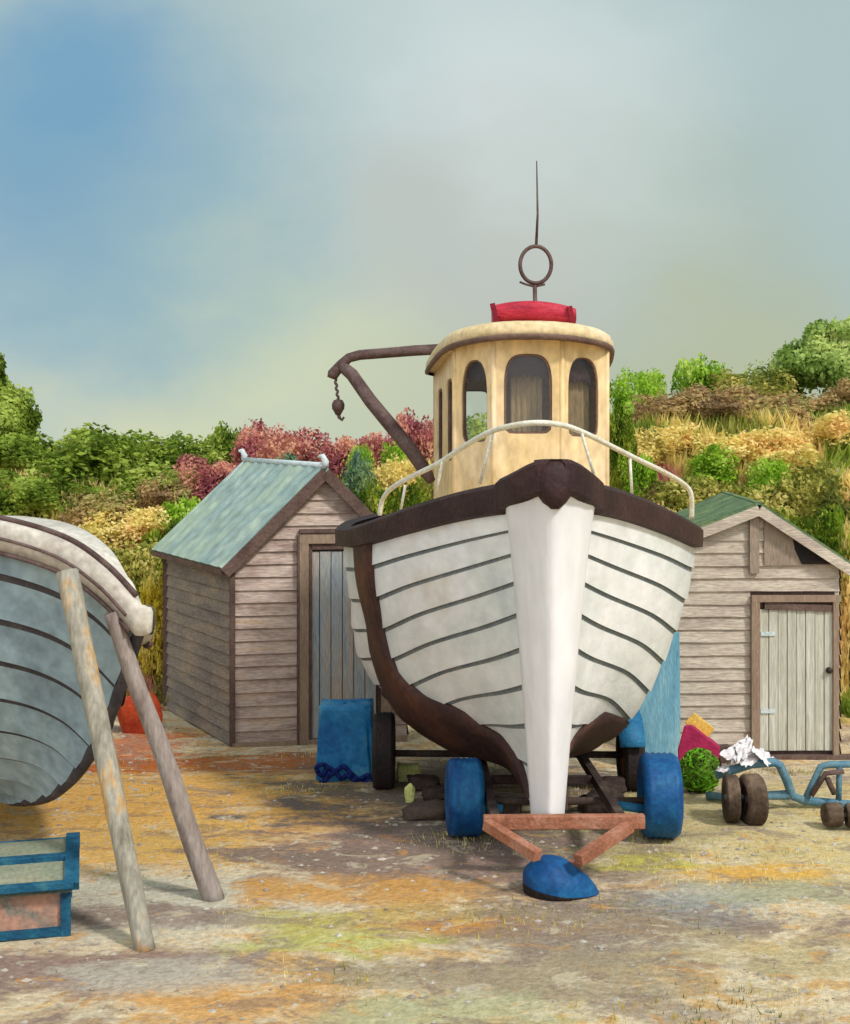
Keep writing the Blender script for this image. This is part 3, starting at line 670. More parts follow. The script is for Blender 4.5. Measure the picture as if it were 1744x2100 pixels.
# blue tarpaulin over a stack beside the rear wheel
mb = MB(); YT = 9.45; g = []
xL, xR = (652-872)/F*YT, (765-872)/F*YT; cx_, cy_ = (xL+xR)/2, YT+.18; gzv = gz(cx_, YT)
for i in range(29):
    v = i/28; row = []
    for k in range(49):
        a = 2*math.pi*(k % 48)/48; ca, sa = math.cos(a), math.sin(a)
        e = .22; x = math.copysign(abs(ca)**e, ca)*.2; y = math.copysign(abs(sa)**e, sa)*.17
        f = 1+.10*(1-v)*(1 if v < .3 else .6)+.05*math.sin(a*9+2*v)*(1-v)+.03*mnoise.noise((ca*3, sa*3, v*4))
        z = gzv+.55*min(1, v/.86)+.02*mnoise.noise((ca*2, sa*2, 7))
        if v > .86: f *= 1-(v-.86)/.14
        row.append((cx_+x*f, cy_+y*f, z+(.015*mnoise.noise((x*9, y*9, v)) if v > .8 else 0)))
    g.append(row)
mb.grid(g, 0, True)
tag(mb.build('tarpaulin', M['tarp_blue'], loc=(cx_, cy_, gzv)), 'blue tarpaulin draped over a stack left of the dark rear wheel', 'tarpaulin')
mb = MB(); yr = YT-.035
rp = [(765,1600),(748,1603),(738,1612),(726,1600),(712,1590),(700,1597),(688,1582),(672,1575),(662,1590),(652,1583),(650,1572),(664,1568),(676,1580),(668,1600),(658,1607),(670,1596),(694,1578),(706,1572),(722,1588),(736,1598),(752,1590),(764,1592)]
mb.tube([P(a, b, yr+.01*math.sin(i*2)) for i, (a, b) in enumerate([tuple(q) for q in crline(rp, 4)])], .017, 8)
tag(mb.build('rope', M['rope_blue'], loc=tuple(P(706,1600,yr))), 'dark blue rope knotted round the front of the blue tarpaulin', 'rope')

# light blue board behind the stern
mb = MB(); YP = 11.0
mb.add([P(px, py, YP+dy) for dy in (0, .045) for (px, py) in ((1306,1300),(1394,1296),(1396,1470),(1393,1597),(1312,1597),(1304,1470))],
       [(0,1,2,5),(5,2,3,4),(6,11,8,7),(11,10,9,8),(0,6,7,1),(1,7,8,2),(2,8,9,3),(3,9,10,4),(4,10,11,5),(5,11,6,0)])
tag(mb.build('board', M['light_blue'], loc=tuple(P(1350,1597,YP))), 'tall light blue board standing on end behind the right blue wheel', 'board')

# ================================================================= LEFT SHED
def shed(name, label, A, fx, dx, width, depth, z0, ze_l, ze_r, zap, apf, board, sideboard, roofmat, seed=0, over=.1, pitch=.115, front_open=None):
    A = Vector((A[0], A[1], 0)); fx = Vector((fx[0], fx[1], 0)).normalized(); dx = Vector((dx[0], dx[1], 0)).normalized()
    root = thing(name, (A.x+fx.x*width/2, A.y+fx.y*width/2, z0), label, 'shed')
    nf = Vector((fx.y, -fx.x, 0)); ns = Vector((-dx.y, dx.x, 0))
    rg = random.Random(seed)
    def top(x):  # gable outline
        ax = apf*width; return ze_l+(zap-ze_l)*x/ax if x < ax else zap+(ze_r-zap)*(x-ax)/(width-ax)
    def boards(mb, org, d, n, L, ztop, holes=(), m=0):
        z = z0+.02; zmax = max(ztop(x) for x in np.linspace(0, L, 41))
        while z < zmax:
            zt = z+pitch; segs = [(0, L)]
            for (h0, h1, hz0, hz1) in holes:
                if zt > hz0+.01 and z < hz1-.01:
                    segs = [q for (a, b) in segs for q in ((a, min(b, h0)), (max(a, h1), b)) if q[1]-q[0] > .01]
            for (a, b) in segs:
                # clip to roofline
                xs_ = [x for x in np.linspace(a, b, 81) if ztop(x) > z+.01]
                if not xs_: continue
                a2, b2 = min(xs_), max(xs_); n_ = 12
                jit = rg.uniform(-.006, .006); cols = []
                for i in range(n_+1):
                    x = a2+(b2-a2)*i/n_; zz = min(zt+.012, ztop(x)); w1 = .004*mnoise.noise((x*3, z*9, seed))
                    lo = min(z+w1+jit, zz)
                    q = org+d*x; cols.append([q+n*.030+Vector((0,0,lo)), q+n*.028+Vector((0,0,lo+.008)), q+n*.008+Vector((0,0,zz))])
                    cols[-1].insert(0, q+Vector((0,0,lo)))
                mb.grid(cols, m, False)
            z = zt
        return mb
    def wallsheet(mb, org, d, L, ztop):
        n_ = 20
        mb.grid([[org+d*(L*i/n_)+Vector((0,0,z0-.12)), org+d*(L*i/n_)+Vector((0,0,ztop(L*i/n_)))] for i in range(n_+1)], 1)
    mb = MB(); holes = front_open or []
    boards(mb, A, fx, nf, width, top, holes)
    wallsheet(mb, A, fx, width, top)
    mb.build('front_wall', [board, M['dark_trim']], root)
    mb = MB(); B = A+dx*depth
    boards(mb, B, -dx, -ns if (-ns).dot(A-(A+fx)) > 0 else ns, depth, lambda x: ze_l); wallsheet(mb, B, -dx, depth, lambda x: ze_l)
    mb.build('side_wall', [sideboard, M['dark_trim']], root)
    mb = MB(); E = A+fx*width
    boards(mb, E, dx, ns if ns.dot(fx) > 0 else -ns, depth, lambda x: ze_r); wallsheet(mb, E, dx, depth, lambda x: ze_r)
    mb.build('side_wall', [board, M['dark_trim']], root)
    mb = MB(); wallsheet(mb, B, fx, width, top); mb.build('back_wall', [board, M['dark_trim']], root)
    return root, A, fx, dx, nf, top
fx = (.97, .22); dx = (-.47, .88)
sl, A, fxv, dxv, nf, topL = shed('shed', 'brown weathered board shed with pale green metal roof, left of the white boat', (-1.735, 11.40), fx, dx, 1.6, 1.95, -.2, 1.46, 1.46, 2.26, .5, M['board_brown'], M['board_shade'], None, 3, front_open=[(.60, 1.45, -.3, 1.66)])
def roofslab(root, e0, e1, r0, r1, mt, th=.04, name='roof', ribs=0, ribm=None):
    e0, e1, r0, r1 = (Vector(v) for v in (e0, e1, r0, r1)); n = (e1-e0).cross(r0-e0).normalized()
    if n.z < 0: n = -n
    mb = MB(); K_ = 48; J = 12
    for o, fl in ((th, False), (0, True)):
        g = []
        for i in range(K_+1):
            t = i/K_; row = []
            for j in range(J+1):
                s = j/J; p = (e0*(1-t)+e1*t)*(1-s)+(r0*(1-t)+r1*t)*s
                w_ = (.008*math.sin(t*ribs*2*math.pi) if ribs else 0)+.006*mnoise.noise((t*3, s*3, o*9))
                row.append(p+n*(o+w_))
            g.append(row)
        mb.grid(g, 0, True, flip=fl)
    vs = [e0, e1, r1, r0]; v2 = [v+n*th for v in vs]
    mb.add(vs+v2, [(0,1,5,4),(1,2,6,5),(2,3,7,6),(3,0,4,7)], 0)
    return mb.build(name, mt, root)
up = Vector((0,0,1))
def V3(p, z): return Vector((p.x, p.y, z))
fo = -.10
eL0 = V3(A-fxv*.10+dxv*fo, 1.385); eL1 = V3(A-fxv*.12+dxv*2.05, 1.43); rd0 = V3(A+fxv*.8+dxv*fo, 2.275); rd1 = V3(A+fxv*.8+dxv*2.0, 2.34)
eR0 = V3(A+fxv*1.70+dxv*fo, 1.37); eR1 = V3(A+fxv*1.70+dxv*2.05, 1.40)
rL = roofslab(sl, eL0, eL1, rd0, rd1, M['roof_green'], ribs=9); roofslab(sl, eR1, eR0, rd1, rd0, M['roof_green'], ribs=9)
mb = MB(); mb.beam(eL0+up*-.02-dxv*.012, rd0+up*-.02-dxv*.012, .03, .10); mb.build('barge_board', M['dark_trim'], sl)
mb = MB(); mb.beam(eR0+up*-.02-dxv*.012, rd0+up*-.02-dxv*.012, .03, .10); mb.build('barge_board', M['dark_trim'], sl)
mb = MB(); mb.beam(eL0+up*-.012-fxv*.015, eL1+up*-.012-fxv*.015, .03, .05); mb.build('fascia', M['dark_trim'], sl)
mb = MB(); mb.tube([rd0+up*.045-dxv*.02, rd1+up*.045], .03, 10); mb.build('ridge_roll', M['white_cap'], rL)
for c in (rd0+up*.08-dxv*.02, rd1+up*.09):
    mb = MB(); mb.tube([c+Vector((-.01,0,-.05)), c+Vector((0,0,.0)), c+Vector((-.03,0,.055)), c+Vector((-.065,0,.05))], [.03,.032,.028,.014], 10); mb.build('finial', M['white_cap'], rL)
mb = MB(); mb.beam(eL0+up*.05+fxv*.0+dxv*1.9, rd1+up*.045-dxv*.03, .04, .02); mb.build('verge_flashing', M['white_cap'], rL)
def fp(x, z, o=.03): q = A+fxv*x+nf*o; return Vector((q.x, q.y, z))
# corner boards, base board, door frame
for x in (0.0,):
    mb = MB(); mb.beam(fp(x, -.3), fp(x, 1.36), .05, .05, up=tuple(nf)); mb.build('corner_board', M['dark_trim'], sl)
cb2 = A+dxv*1.95
mb = MB(); mb.beam((cb2.x-.03, cb2.y, -.3), (cb2.x-.03, cb2.y, 1.38), .05, .05); mb.build('corner_board', M['dark_trim'], sl)
mb = MB(); mb.beam(fp(0, -.21, .045), fp(1.6, -.21, .045), .05, .09); mb.build('base_board', M['trim_wood'], sl)
dl = MB(); dl.beam(fp(.64, -.2, .05), fp(.64, 1.62, .05), .085, .05, up=tuple(nf)); dl.beam(fp(.60, 1.66, .052), fp(1.45, 1.66, .052), .05, .09); dl.beam(fp(.60, 1.73, .06), fp(1.45, 1.73, .06), .06, .035, m=1); dl.beam(fp(.59, -.2, .055), fp(.59, 1.69, .055), .02, .05, up=tuple(nf), m=1)
dl.beam(fp(1.40, -.2, .05), fp(1.40, 1.62, .05), .085, .05, up=tuple(nf)); dl.build('door_frame', [M['trim_wood'], M['dark_trim']], sl)
dr = MB()
for i in range(6):
    x = .735+.105*i; dr.beam(fp(x, -.16, .018+.004*(i % 2)), fp(x, 1.54, .018+.004*(i % 2)), .098, .03, up=tuple(nf), m=0)
dro = dr.build('door', M['blue_door'], sl, bevel=.004)
mb = MB(); mb.beam(fp(.70, -.18, .04), fp(.70, 1.6, .04), .035, .03, up=tuple(nf)); mb.beam(fp(.70, 1.585, .04), fp(1.36, 1.585, .04), .03, .05); mb.build('door_stop', M['dark_trim'], dro)

# ================================================================= RIGHT SHED
zR = -.33
sr, A, fxv, dxv, nf, topR = shed('shed', 'pale grey board shed with plank door on its right, at the right edge', (2.27, 11.5), (1, .02), (.08, 1), 1.49, 1.8, zR, 1.64, 1.42, 1.91, .5, M['board_grey'], M['board_grey'], None, 8, front_open=[(.68, 1.45, -.4, 1.10)])
eL0 = V3(A-fxv*.10+dxv*fo, 1.60); eL1 = V3(A-fxv*.10+dxv*1.9, 1.62); rd0 = V3(A+fxv*.745+dxv*fo, 1.93); rd1 = V3(A+fxv*.745+dxv*1.9, 1.99); eR0 = V3(A+fxv*1.60+dxv*fo, 1.37); eR1 = V3(A+fxv*1.60+dxv*1.9, 1.42)
r_ = roofslab(sr, eL0, eL1, rd0, rd1, M['roof_moss'], .06); r2_ = roofslab(sr, eR1, eR0, rd1, rd0, M['roof_moss'], .06)
for (a, b) in ((eL0, rd0), (eR0, rd0)):
    mb = MB(); mb.beam(a+up*-.01-dxv*.012, b+up*-.01-dxv*.012, .03, .09); mb.build('barge_board', M['board_grey'], sr)
mb = MB(); mb.beam(fp(.745-.04, 1.35, .05), fp(.745-.04, 1.9, .05), .085, .035, up=tuple(nf)); mb.build('cover_board', M['trim_wood_grey'], sr)
mb = MB(); mb.beam(rd0+up*.05-dxv*.0, rd1+up*.05, .06, .025); mb.build('ridge_board', M['roof_moss'], r_)
# plain darker gable panel on the right
mb = MB(); ax = .80; q = [fp(ax, 1.42, .04), fp(1.46, 1.42, .04), fp(1.46, 1.435, .04), fp(ax, 1.86, .04)]
mb.add(q+[v-nf*.03 for v in q], [(0,1,2,3),(0,4,5,1),(1,5,6,2),(2,6,7,3),(3,7,4,0)]); mb.build('gable_panel', M['trim_wood_grey'], sr)
mb = MB(); q = [fp(1.14, 1.43, .046), fp(1.46, 1.43, .046), fp(1.50, 1.45, .046), fp(1.30, 1.555, .046), fp(1.06, 1.66, .046), fp(1.08, 1.56, .046)]
mb.add(q+[v-nf*.006 for v in q], [(0,1,2,3,4,5)]+[(i, i+6, (i+1) % 6+6, (i+1) % 6) for i in range(6)]); mb.build('dark_patch', M['tyre_dark'], sr)  # dark flat patch along the right roof edge
dl = MB(); dl.beam(fp(.715, zR, .05), fp(.715, 1.10, .05), .075, .05, up=tuple(nf)); dl.beam(fp(.68, 1.12, .052), fp(1.49, 1.12, .052), .05, .06); dl.beam(fp(1.445, zR, .05), fp(1.445, 1.09, .05), .05, .05, up=tuple(nf))
dl.build('door_frame', M['trim_wood'], sr)
dr = MB()
for i in range(8):
    x = .80+.084*i; dr.beam(fp(x, zR+.07, .022+.006*(i % 2)), fp(x, 1.02, .022+.006*(i % 2)), .079, .03, up=tuple(nf))
dro = dr.build('door', M['door_green'], sr, bevel=.004)
mb = MB(); mb.beam(fp(.80, 1.055, .04), fp(1.42, 1.03, .04), .04, .06); mb.build('lintel', M['dark_trim'], dro)
mb = MB(); mb.lathe(fp(1.385, .47, .04), tuple(nf), [(0,.028),(.02,.03),(.04,.026),(.05,.012),(.052,.001)], 16); mb.build('handle', M['knob'], dro)
mb = MB(); mb.box(fp(.83, .80, .046), (.13, .012, .035), 0); mb.build('hinge', M['white_cap'], dro)
mb = MB(); mb.box(fp(.83, .10, .046), (.13, .012, .035), 0); mb.build('hinge', M['white_cap'], dro)
mb = MB(); mb.beam(fp(.72, zR+.0, .06), fp(1.6, zR+.0, .06), .10, .07); mb.build('door_sill', M['dark_trim'], sr)
mb = MB(); mb.beam(fp(.0, zR-.02, .045), fp(.7, zR-.02, .045), .05, .06); mb.build('base_board', M['trim_wood'], sr)

# ================================================================= GREY-BLUE BOAT on the left
TIP = Vector((-1.46, 6.6, 0)); dB = Vector((-.62, .78, 0)).normalized(); nB = Vector((-.78, -.62, 0)).normalized()
def TG(p, side=1):
    b, L, z = p
    if side < 0: z -= .5*(1-math.exp(-max(0, b-.03)/.12))*min(1, max(0, z-.2)); b *= .55   # heeled over, away from the props
    q = TIP+dB*L+nB*(b*side); return Vector((q.x, q.y, z))
sg = [
 [(.012,.0,1.56),(.012,.10,1.42),(.012,.27,1.16),(.012,.46,.92),(.012,.68,.70),(.012,.95,.50),(.012,1.3,.33),(.012,1.7,.22)],
 [(.12,.2,1.75),(.125,.3,1.60),(.125,.45,1.33),(.12,.64,1.05),(.11,.86,.80),(.09,1.12,.58),(.06,1.42,.37),(.012,1.8,.20)],
 [(.27,.45,1.90),(.29,.55,1.72),(.30,.70,1.42),(.29,.88,1.12),(.26,1.1,.84),(.21,1.34,.59),(.13,1.6,.38),(.012,1.95,.18)],
 [(.52,.9,2.0),(.56,1.0,1.80),(.57,1.12,1.48),(.55,1.28,1.14),(.49,1.46,.84),(.39,1.66,.58),(.24,1.9,.36),(.012,2.2,.17)],
 [(.78,1.6,2.03),(.83,1.66,1.80),(.85,1.75,1.45),(.82,1.86,1.10),(.74,2.0,.80),(.58,2.15,.54),(.34,2.35,.32),(.012,2.6,.16)],
 [(.95,2.8,2.02),(1.0,2.8,1.75),(1.0,2.85,1.4),(.97,2.9,1.06),(.86,3.0,.76),(.66,3.1,.50),(.38,3.2,.30),(.012,3.3,.16)],
 [(.75,4.4,2.1),(.78,4.4,1.8),(.76,4.35,1.45),(.70,4.3,1.12),(.6,4.25,.82),(.44,4.2,.56),(.26,4.15,.36),(.012,4.1,.2)]]
HG = Hull(sg)
gb = thing('clinker_boat', tuple(V3(TIP+dB*2, 0)), 'grey-blue clinker boat with cream gunwale propped up at the left edge', 'boat')
mb = MB()
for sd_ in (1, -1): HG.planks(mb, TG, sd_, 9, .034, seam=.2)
tr = [TG(HG.at(6, v), 1) for v in np.linspace(0, 1, 16)]+[TG(HG.at(6, v), -1) for v in np.linspace(1, 0, 16)]
mb.add(tr, [tuple(range(32))])
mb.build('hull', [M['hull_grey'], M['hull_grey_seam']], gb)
mb = MB()
for sd_ in (1, -1):
    def gp(u, o, lo, zo, tip=False):
        p = HG.at(u, 0); return TG(p, sd_)+nB*(sd_*(0 if tip else o))+dB*lo+Vector((0, 0, zo))
    inn = -.10 if sd_ > 0 else -.05
    g = [[gp(0, 0, -.045, dz, True) for dz in (.02,.03,.01,-.05,-.12,-.13)]] if sd_ > 0 else []
    for i in range(0 if sd_ > 0 else 5, 61):
        u = 6*i/60; iw = max(inn, -HG.at(u, 0)[0]*.5)
        g.append([gp(u, iw, 0, .02), gp(u, .03, -.02, .035), gp(u, .055, -.03, .01), gp(u, .06, -.03, -.06), gp(u, .05, -.02, -.125), gp(u, 0, 0, -.13)])
    mb.grid(g, 0, True, flip=sd_ > 0)
tp = TIP-dB*.01
mb.lathe((tp.x, tp.y, 1.41), (0,0,1), [(.02,.001),(0.025,.02),(.04,.034),(.14,.04),(.165,.03),(.17,.01),(.171,.001)], 20)
mb.build('gunwale', M['cream'], gb)
mb = MB()
for sd_ in (1, -1):
    for dz, o, r in ((.045, .01, .016), (-.055, .068, .010), (-.14, .05, .013)):
        mb.tube([TG(HG.at(6*i/50, 0), sd_)+nB*(sd_*o)+dB*-.02+Vector((0, 0, dz)) for i in range(2 if sd_ > 0 else 7, 51)], r, 6)
mb.build('rubbing_strip', M['metal_brown'], gb)
mb = MB(); mb.tube([TG((0, p[1]-.015, p[2])) for p in [HG.at(0, v) for v in np.linspace(0, 1, 24)]], .035, 8); mb.tube([TG((0, p[1], p[2])) for p in [HG.at(u, 1) for u in np.linspace(0, 6, 30)]], .035, 8)
mb.build('keel', M['hull_grey_seam'], gb)
mb = MB(); mb.grid([[TG((HG.at(6*i/40, 0)[0]*abs(f), HG.at(6*i/40, 0)[1], HG.at(6*i/40, 0)[2]-.03), 1 if f >= 0 else -1) for f in (-1,-.7,-.3,0,.3,.6,.98)] for i in range(41)]); mb.build('deck', M['cream'], gb)

def pole(px0, py0, Y0, px1, Y1, r0, r1, mt, label):
    a = P(px0, py0, Y0); b = Vector(((px1-872)/F*Y1, Y1, yz((px1-872)/F*Y1, Y1)-.01)); rg = random.Random(px0)
    n_ = 26; pts = []; rs = []
    for i in range(n_+1):
        t = i/n_; p = a.lerp(b, t)+Vector((.012*mnoise.noise((t*3, px0, 0)), .01*mnoise.noise((t*3, 5, px0)), 0))*math.sin(math.pi*t)
        pts.append(p); rs.append((r0+(r1-r0)*t)*(1+.07*mnoise.noise((t*9, px0, 2))))
    mb = MB(); mb.tube(pts, rs, 12)
    return tag(mb.build('prop', M[mt], loc=tuple(b)), label, 'prop', 'poles propping up the grey-blue boat')
pole(138, 1172, 6.50, 298, 6.07, .056, .050, 'grey_wood', 'long pale prop with orange stains, the nearer pole leaning on the grey-blue boat')
pole(229, 1256, 6.60, 440, 6.78, .042, .058, 'grey_wood2', 'shorter brown-grey prop, the farther pole at the tip of the grey-blue boat')

# ================================================================= BLUE CRATE lower left
x1 = (135-872)/F*6.26
cr_ = thing('crate', (x1, 6.26, 0), 'dark blue framed crate with slatted lid and faded pink side, lower left corner', 'crate')
x0_ = x1-1.0; y0, y1 = 6.26, 6.85; ht = .27
for (x, y) in ((x1, y0), (x0_, y0), (x1, y1), (x0_, y1)):
    MB().beam((x, y, -.01), (x, y, ht), .05, .05, up=(0,1,0)).build('corner_post', M['crate_blue'], cr_, bevel=.006)
fr = MB()
for (a, b) in (((x0_, y0, .02), (x1, y0, .02)), ((x1, y0+.02, .02), (x1, y1, .02))): fr.beam(a, b, .04, .04)
fr.build('bottom_rail', M['crate_blue'], cr_)
MB().box(((x0_+x1)/2, y0+.012, ht/2), (x1-x0_-.05, .018, ht-.03)).build('front_panel', M['crate_pink'], cr_)
MB().box((x1-.012, (y0+y1)/2, ht/2), (.018, y1-y0-.05, ht-.03)).build('side_panel', M['crate_pink'], cr_)
lid = MB(); 
prof = [(y0-.05, ht-.02), (y0+.03, ht+.02), (y0+.2, ht+.05), (y0+.42, ht+.065), (y1-.05, ht+.05), (y1+.04, ht-.01)]
lid.grid([[(x, y, z) for (y, z) in prof] for x in (x0_-.02, x1+.03)]); lid.grid([[(x, y, z-.03) for (y, z) in prof] for x in (x0_-.02, x1+.03)], flip=True)
ld = lid.build('lid', M['crate_lid'], cr_)
for i, (y, z) in enumerate(((y0-.05, ht-.01), (y0+.19, ht+.055), (y1+.02, ht+.015))):
    MB().beam((x0_-.03, y, z), (x1+.04-(.04 if i == 1 else 0), y, z), .055, .035).build('slat', M['crate_blue'], ld, bevel=.005)
mb = MB()
for i in range(len(prof)-1): mb.beam((x1+.03, prof[i][0], prof[i][1]+.004), (x1+.03, prof[i+1][0], prof[i+1][1]+.004), .07, .045, ext=.02)
mb.build('edge_batten', M['crate_blue'], ld)

cr_.rotation_euler = (0, 0, .26)
# red cloth heap behind the grey-blue boat
rock('cloth_heap', 288, 1467, 12.0, .42, .42, 'rusty red cloth heap between the grey-blue boat and the brown shed', 'cloth', 'red_cloth', seed=31, flat=.8)

# ================================================================= RIGHT-HAND JUNK
# magenta box with sloping lid
mg = MB(); Yj = 9.75
v = [(1390,1537),(1404,1487),(1418,1486),(1476,1532),(1474,1552),(1460,1590),(1392,1590)]
mg.add([P(a, b, Yj) for a, b in v]+[P(a, b, Yj+.3)+Vector((.02,0,0)) for a, b in v], [tuple(range(7))[::-1]]+[(i, (i+1) % 7, (i+1) % 7+7, i+7) for i in range(7)]+[tuple(range(7, 14))])
tag(mg.build('box', M['magenta'], loc=tuple(P(1430,1590,Yj)), bevel=.012), 'magenta box with a sloping top behind the green net heap', 'box')
mg = MB(); v = [(1404,1482),(1424,1461),(1466,1494),(1450,1516),(1436,1506)]
mg.add([P(a, b, Yj+.16) for a, b in v]+[P(a, b, Yj+.22) for a, b in v], [tuple(range(5))[::-1]]+[(i, (i+1) % 5, (i+1) % 5+5, i+5) for i in range(5)]+[tuple(range(5, 10))])
tag(mg.build('board', M['yellow'], loc=tuple(P(1436,1500,Yj)), bevel=.006), 'small yellow board tilted on top of the magenta box', 'board')
mg = MB(); mg.beam(P(1472,1545,9.9), P(1498,1543,9.9), .1, .12); mg.beam(P(1475,1562,9.9), P(1497,1562,9.9), .09, .08); tag(mg.build('box', M['rock_brown'], loc=tuple(P(1485,1560,9.9)), bevel=.01), 'small brown box just right of the magenta box', 'box')
# net heap: dark heap with green strands
nh = thing('net_heap', tuple(P(1436,1624,9.1)), 'bright green fishing net heaped between the right blue wheel and the blue chassis', 'fishing net')
c0 = P(1436, 1582, 9.1); mb = MB(); g = []
for i in range(17):
    ph = -math.pi/2+math.pi*i/16; g.append([c0+Vector((.135*math.cos(ph)*math.cos(2*math.pi*(k%24)/24), .13*math.cos(ph)*math.sin(2*math.pi*(k%24)/24), .145*math.sin(ph)))*(1+.15*mnoise.noise((i*.4, (k%24)*.5, 1))) for k in range(25)])
mb.grid(g, 0, True); mb.build('net_core', M['net_green'], nh)
mb = MB(); rg = random.Random(4)
for i in range(90):
    a0 = rg.uniform(0, 6.28); el = rg.uniform(-.9, 1.3); pts = []
    for j in range(9):
        a = a0+j*.13*rg.choice((1, 1, 1.4)); e = el+.25*math.sin(j*.9+i); r = 1.04+.08*math.sin(j*1.3+i*2)
        pts.append(c0+Vector((.137*math.cos(e)*math.cos(a), .132*math.cos(e)*math.sin(a), .147*math.sin(e)))*r)
    mb.tube(pts, rg.uniform(.004, .008), 5, m=0 if rg.random() < .6 else 1)
M['strand_lime'] = material('strand_lime', [(96,160,20),(120,190,36)], 6, k=.9); M['strand_green'] = material('strand_green', [(60,90,20),(96,128,36)], 6)
mb.build('strands', [M['strand_green'], M['strand_lime']], nh)

# small blue chassis with wheels
ch = thing('trailer_chassis', tuple(P(1620,1660,8.6)), 'grey-blue tube trailer chassis with dark twin wheels in front of the right shed', 'trailer')
YC = 8.55
def tb(pts, r, name, mt='blue_grey'): mb = MB(); mb.tube([P(*p) for p in pts], r, 10); return mb.build(name, M[mt], ch)
tb([(1468,1590,YC),(1500,1580,YC),(1540,1567,YC),(1588,1563,YC),(1600,1570,YC),(1614,1600,YC),(1625,1632,YC),(1650,1642,YC),(1744,1650,YC),(1800,1655,YC)], .030, 'frame')
tb([(1450,1632,YC+.25),(1480,1634,YC+.2),(1560,1632,YC+.1),(1625,1628,YC)], .028, 'frame')
tb([(1652,1640,YC),(1668,1606,YC),(1684,1572,YC),(1700,1568,YC),(1800,1566,YC)], .024, 'frame')
tb([(1722,1568,YC),(1720,1648,YC)], .02, 'upright')
tb([(1664,1632,YC-.05),(1694,1586,YC-.05),(1730,1582,YC-.05)], .018, 'brace', 'metal_brown')
tb([(1697,1596,YC-.05),(1704,1612,YC-.05),(1712,1628,YC-.05)], [.012,.035,.012] and .02, 'winch', 'rock_brown')
Yt = 8.2
wheel(ch, P(1500,1637,Yt+.02), (1,-.1,0), .152, .095, 'tyre_brown', 'rock_brown')
wheel(ch, P(1543,1640,Yt), (1,.05,0), .166, .13, 'tyre_brown', 'rock_brown')
mb = MB(); mb.tube([P(1490,1634,Yt), P(1620,1634,YC)], .02, 8); mb.build('axle', M['blue_grey'], ch)
wheel(ch, P(1707,1671,8.1), (1,.1,0), .078, .105, 'tyre_brown', 'rock_brown', seg=24)
wheel(ch, P(1752,1672,8.1), (1,-.1,0), .078, .105, 'tyre_brown', 'rock_brown', seg=24)
tb([(1707,1671,8.1),(1752,1672,8.1)], .012, 'axle', 'rock_brown'); tb([(1730,1671,8.1),(1722,1648,YC)], .012, 'brace', 'rock_brown')
# white cloth
mb = MB(); g = []
sh = [(1478,1542),(1505,1526),(1530,1512),(1541,1512),(1552,1530),(1584,1560)]
def cloth(mb, quad, n=10, amp=.03, seed=0):
    a, b, c, d = (P(*q) for q in quad); g = []
    for i in range(n+1):
        row = []
        for j in range(n+1):
            s, t = i/n, j/n; p = (a*(1-s)+b*s)*(1-t)+(d*(1-s)+c*s)*t
            row.append(p+Vector((.3*amp*mnoise.noise((s*4, t*4, seed)), amp*1.6*mnoise.noise((s*3+5, t*3, seed)), amp*mnoise.noise((s*5, t*5+3, seed)))))
        g.append(row)
    mb.grid(g, 0, True); mb.grid([[p+Vector((0,.008,-.004)) for p in r] for r in g], 0, True, flip=True)
cloth(mb, ((1476,1546,8.55),(1532,1510,8.75),(1545,1516,8.75),(1508,1568,8.5)), seed=1)
cloth(mb, ((1510,1530,8.6),(1545,1514,8.75),(1542,1545,8.5),(1512,1566,8.45)), seed=2)
cloth(mb, ((1540,1536,8.5),(1562,1534,8.7),(1590,1556,8.65),(1576,1572,8.45)), seed=3)
cloth(mb, ((1466,1580,8.5),(1482,1566,8.65),(1504,1568,8.65),(1486,1584,8.45)), seed=4)
cloth(mb, ((1500,1552,8.5),(1545,1532,8.6),(1570,1556,8.6),(1530,1574,8.45)), seed=5, amp=.02)
tag(mb.build('cloth', M['white_cloth'], loc=tuple(P(1530,1565,8.6))), 'crumpled white cloth thrown over the grey-blue trailer chassis', 'cloth')

# ================================================================= VEGETATION
def leaf_mat(name, cols, k=1.0):
    k *= 1.2; m = bpy.data.materials.new(name); m.use_nodes = True; t = m.node_tree; b = t.nodes['Principled BSDF']
    b.inputs['Roughness'].default_value = .7; b.inputs['Specular IOR Level'].default_value = .15
    at = N(t, 'ShaderNodeAttribute', attribute_name='tint'); r = N(t, 'ShaderNodeValToRGB'); e = r.color_ramp.elements
    while len(e) < len(cols): e.new(.5)
    for i, c in enumerate(cols): e[i].position = .22+.56*i/(len(cols)-1); e[i].color = lin(c, k)
    oi = N(t, 'ShaderNodeObjectInfo'); ad = N(t, 'ShaderNodeMath', operation='MULTIPLY_ADD'); t.links.new(oi.outputs['Random'], ad.inputs[0]); ad.inputs[1].default_value = .16
    sb = N(t, 'ShaderNodeMath', operation='SUBTRACT'); t.links.new(at.outputs['Fac'], sb.inputs[0]); sb.inputs[1].default_value = .08; t.links.new(sb.outputs[0], ad.inputs[2])
    t.links.new(ad.outputs[0], r.inputs[0]); t.links.new(r.outputs[0], b.inputs['Base Color'])
    tl = N(t, 'ShaderNodeBsdfTranslucent'); t.links.new(r.outputs[0], tl.inputs[0]); mx = N(t, 'ShaderNodeMixShader'); mx.inputs[0].default_value = .42
    t.links.new(b.outputs[0], mx.inputs[1]); t.links.new(tl.outputs[0], mx.inputs[2])
    t.links.new(mx.outputs[0], t.nodes['Material Output'].inputs[0]); return m
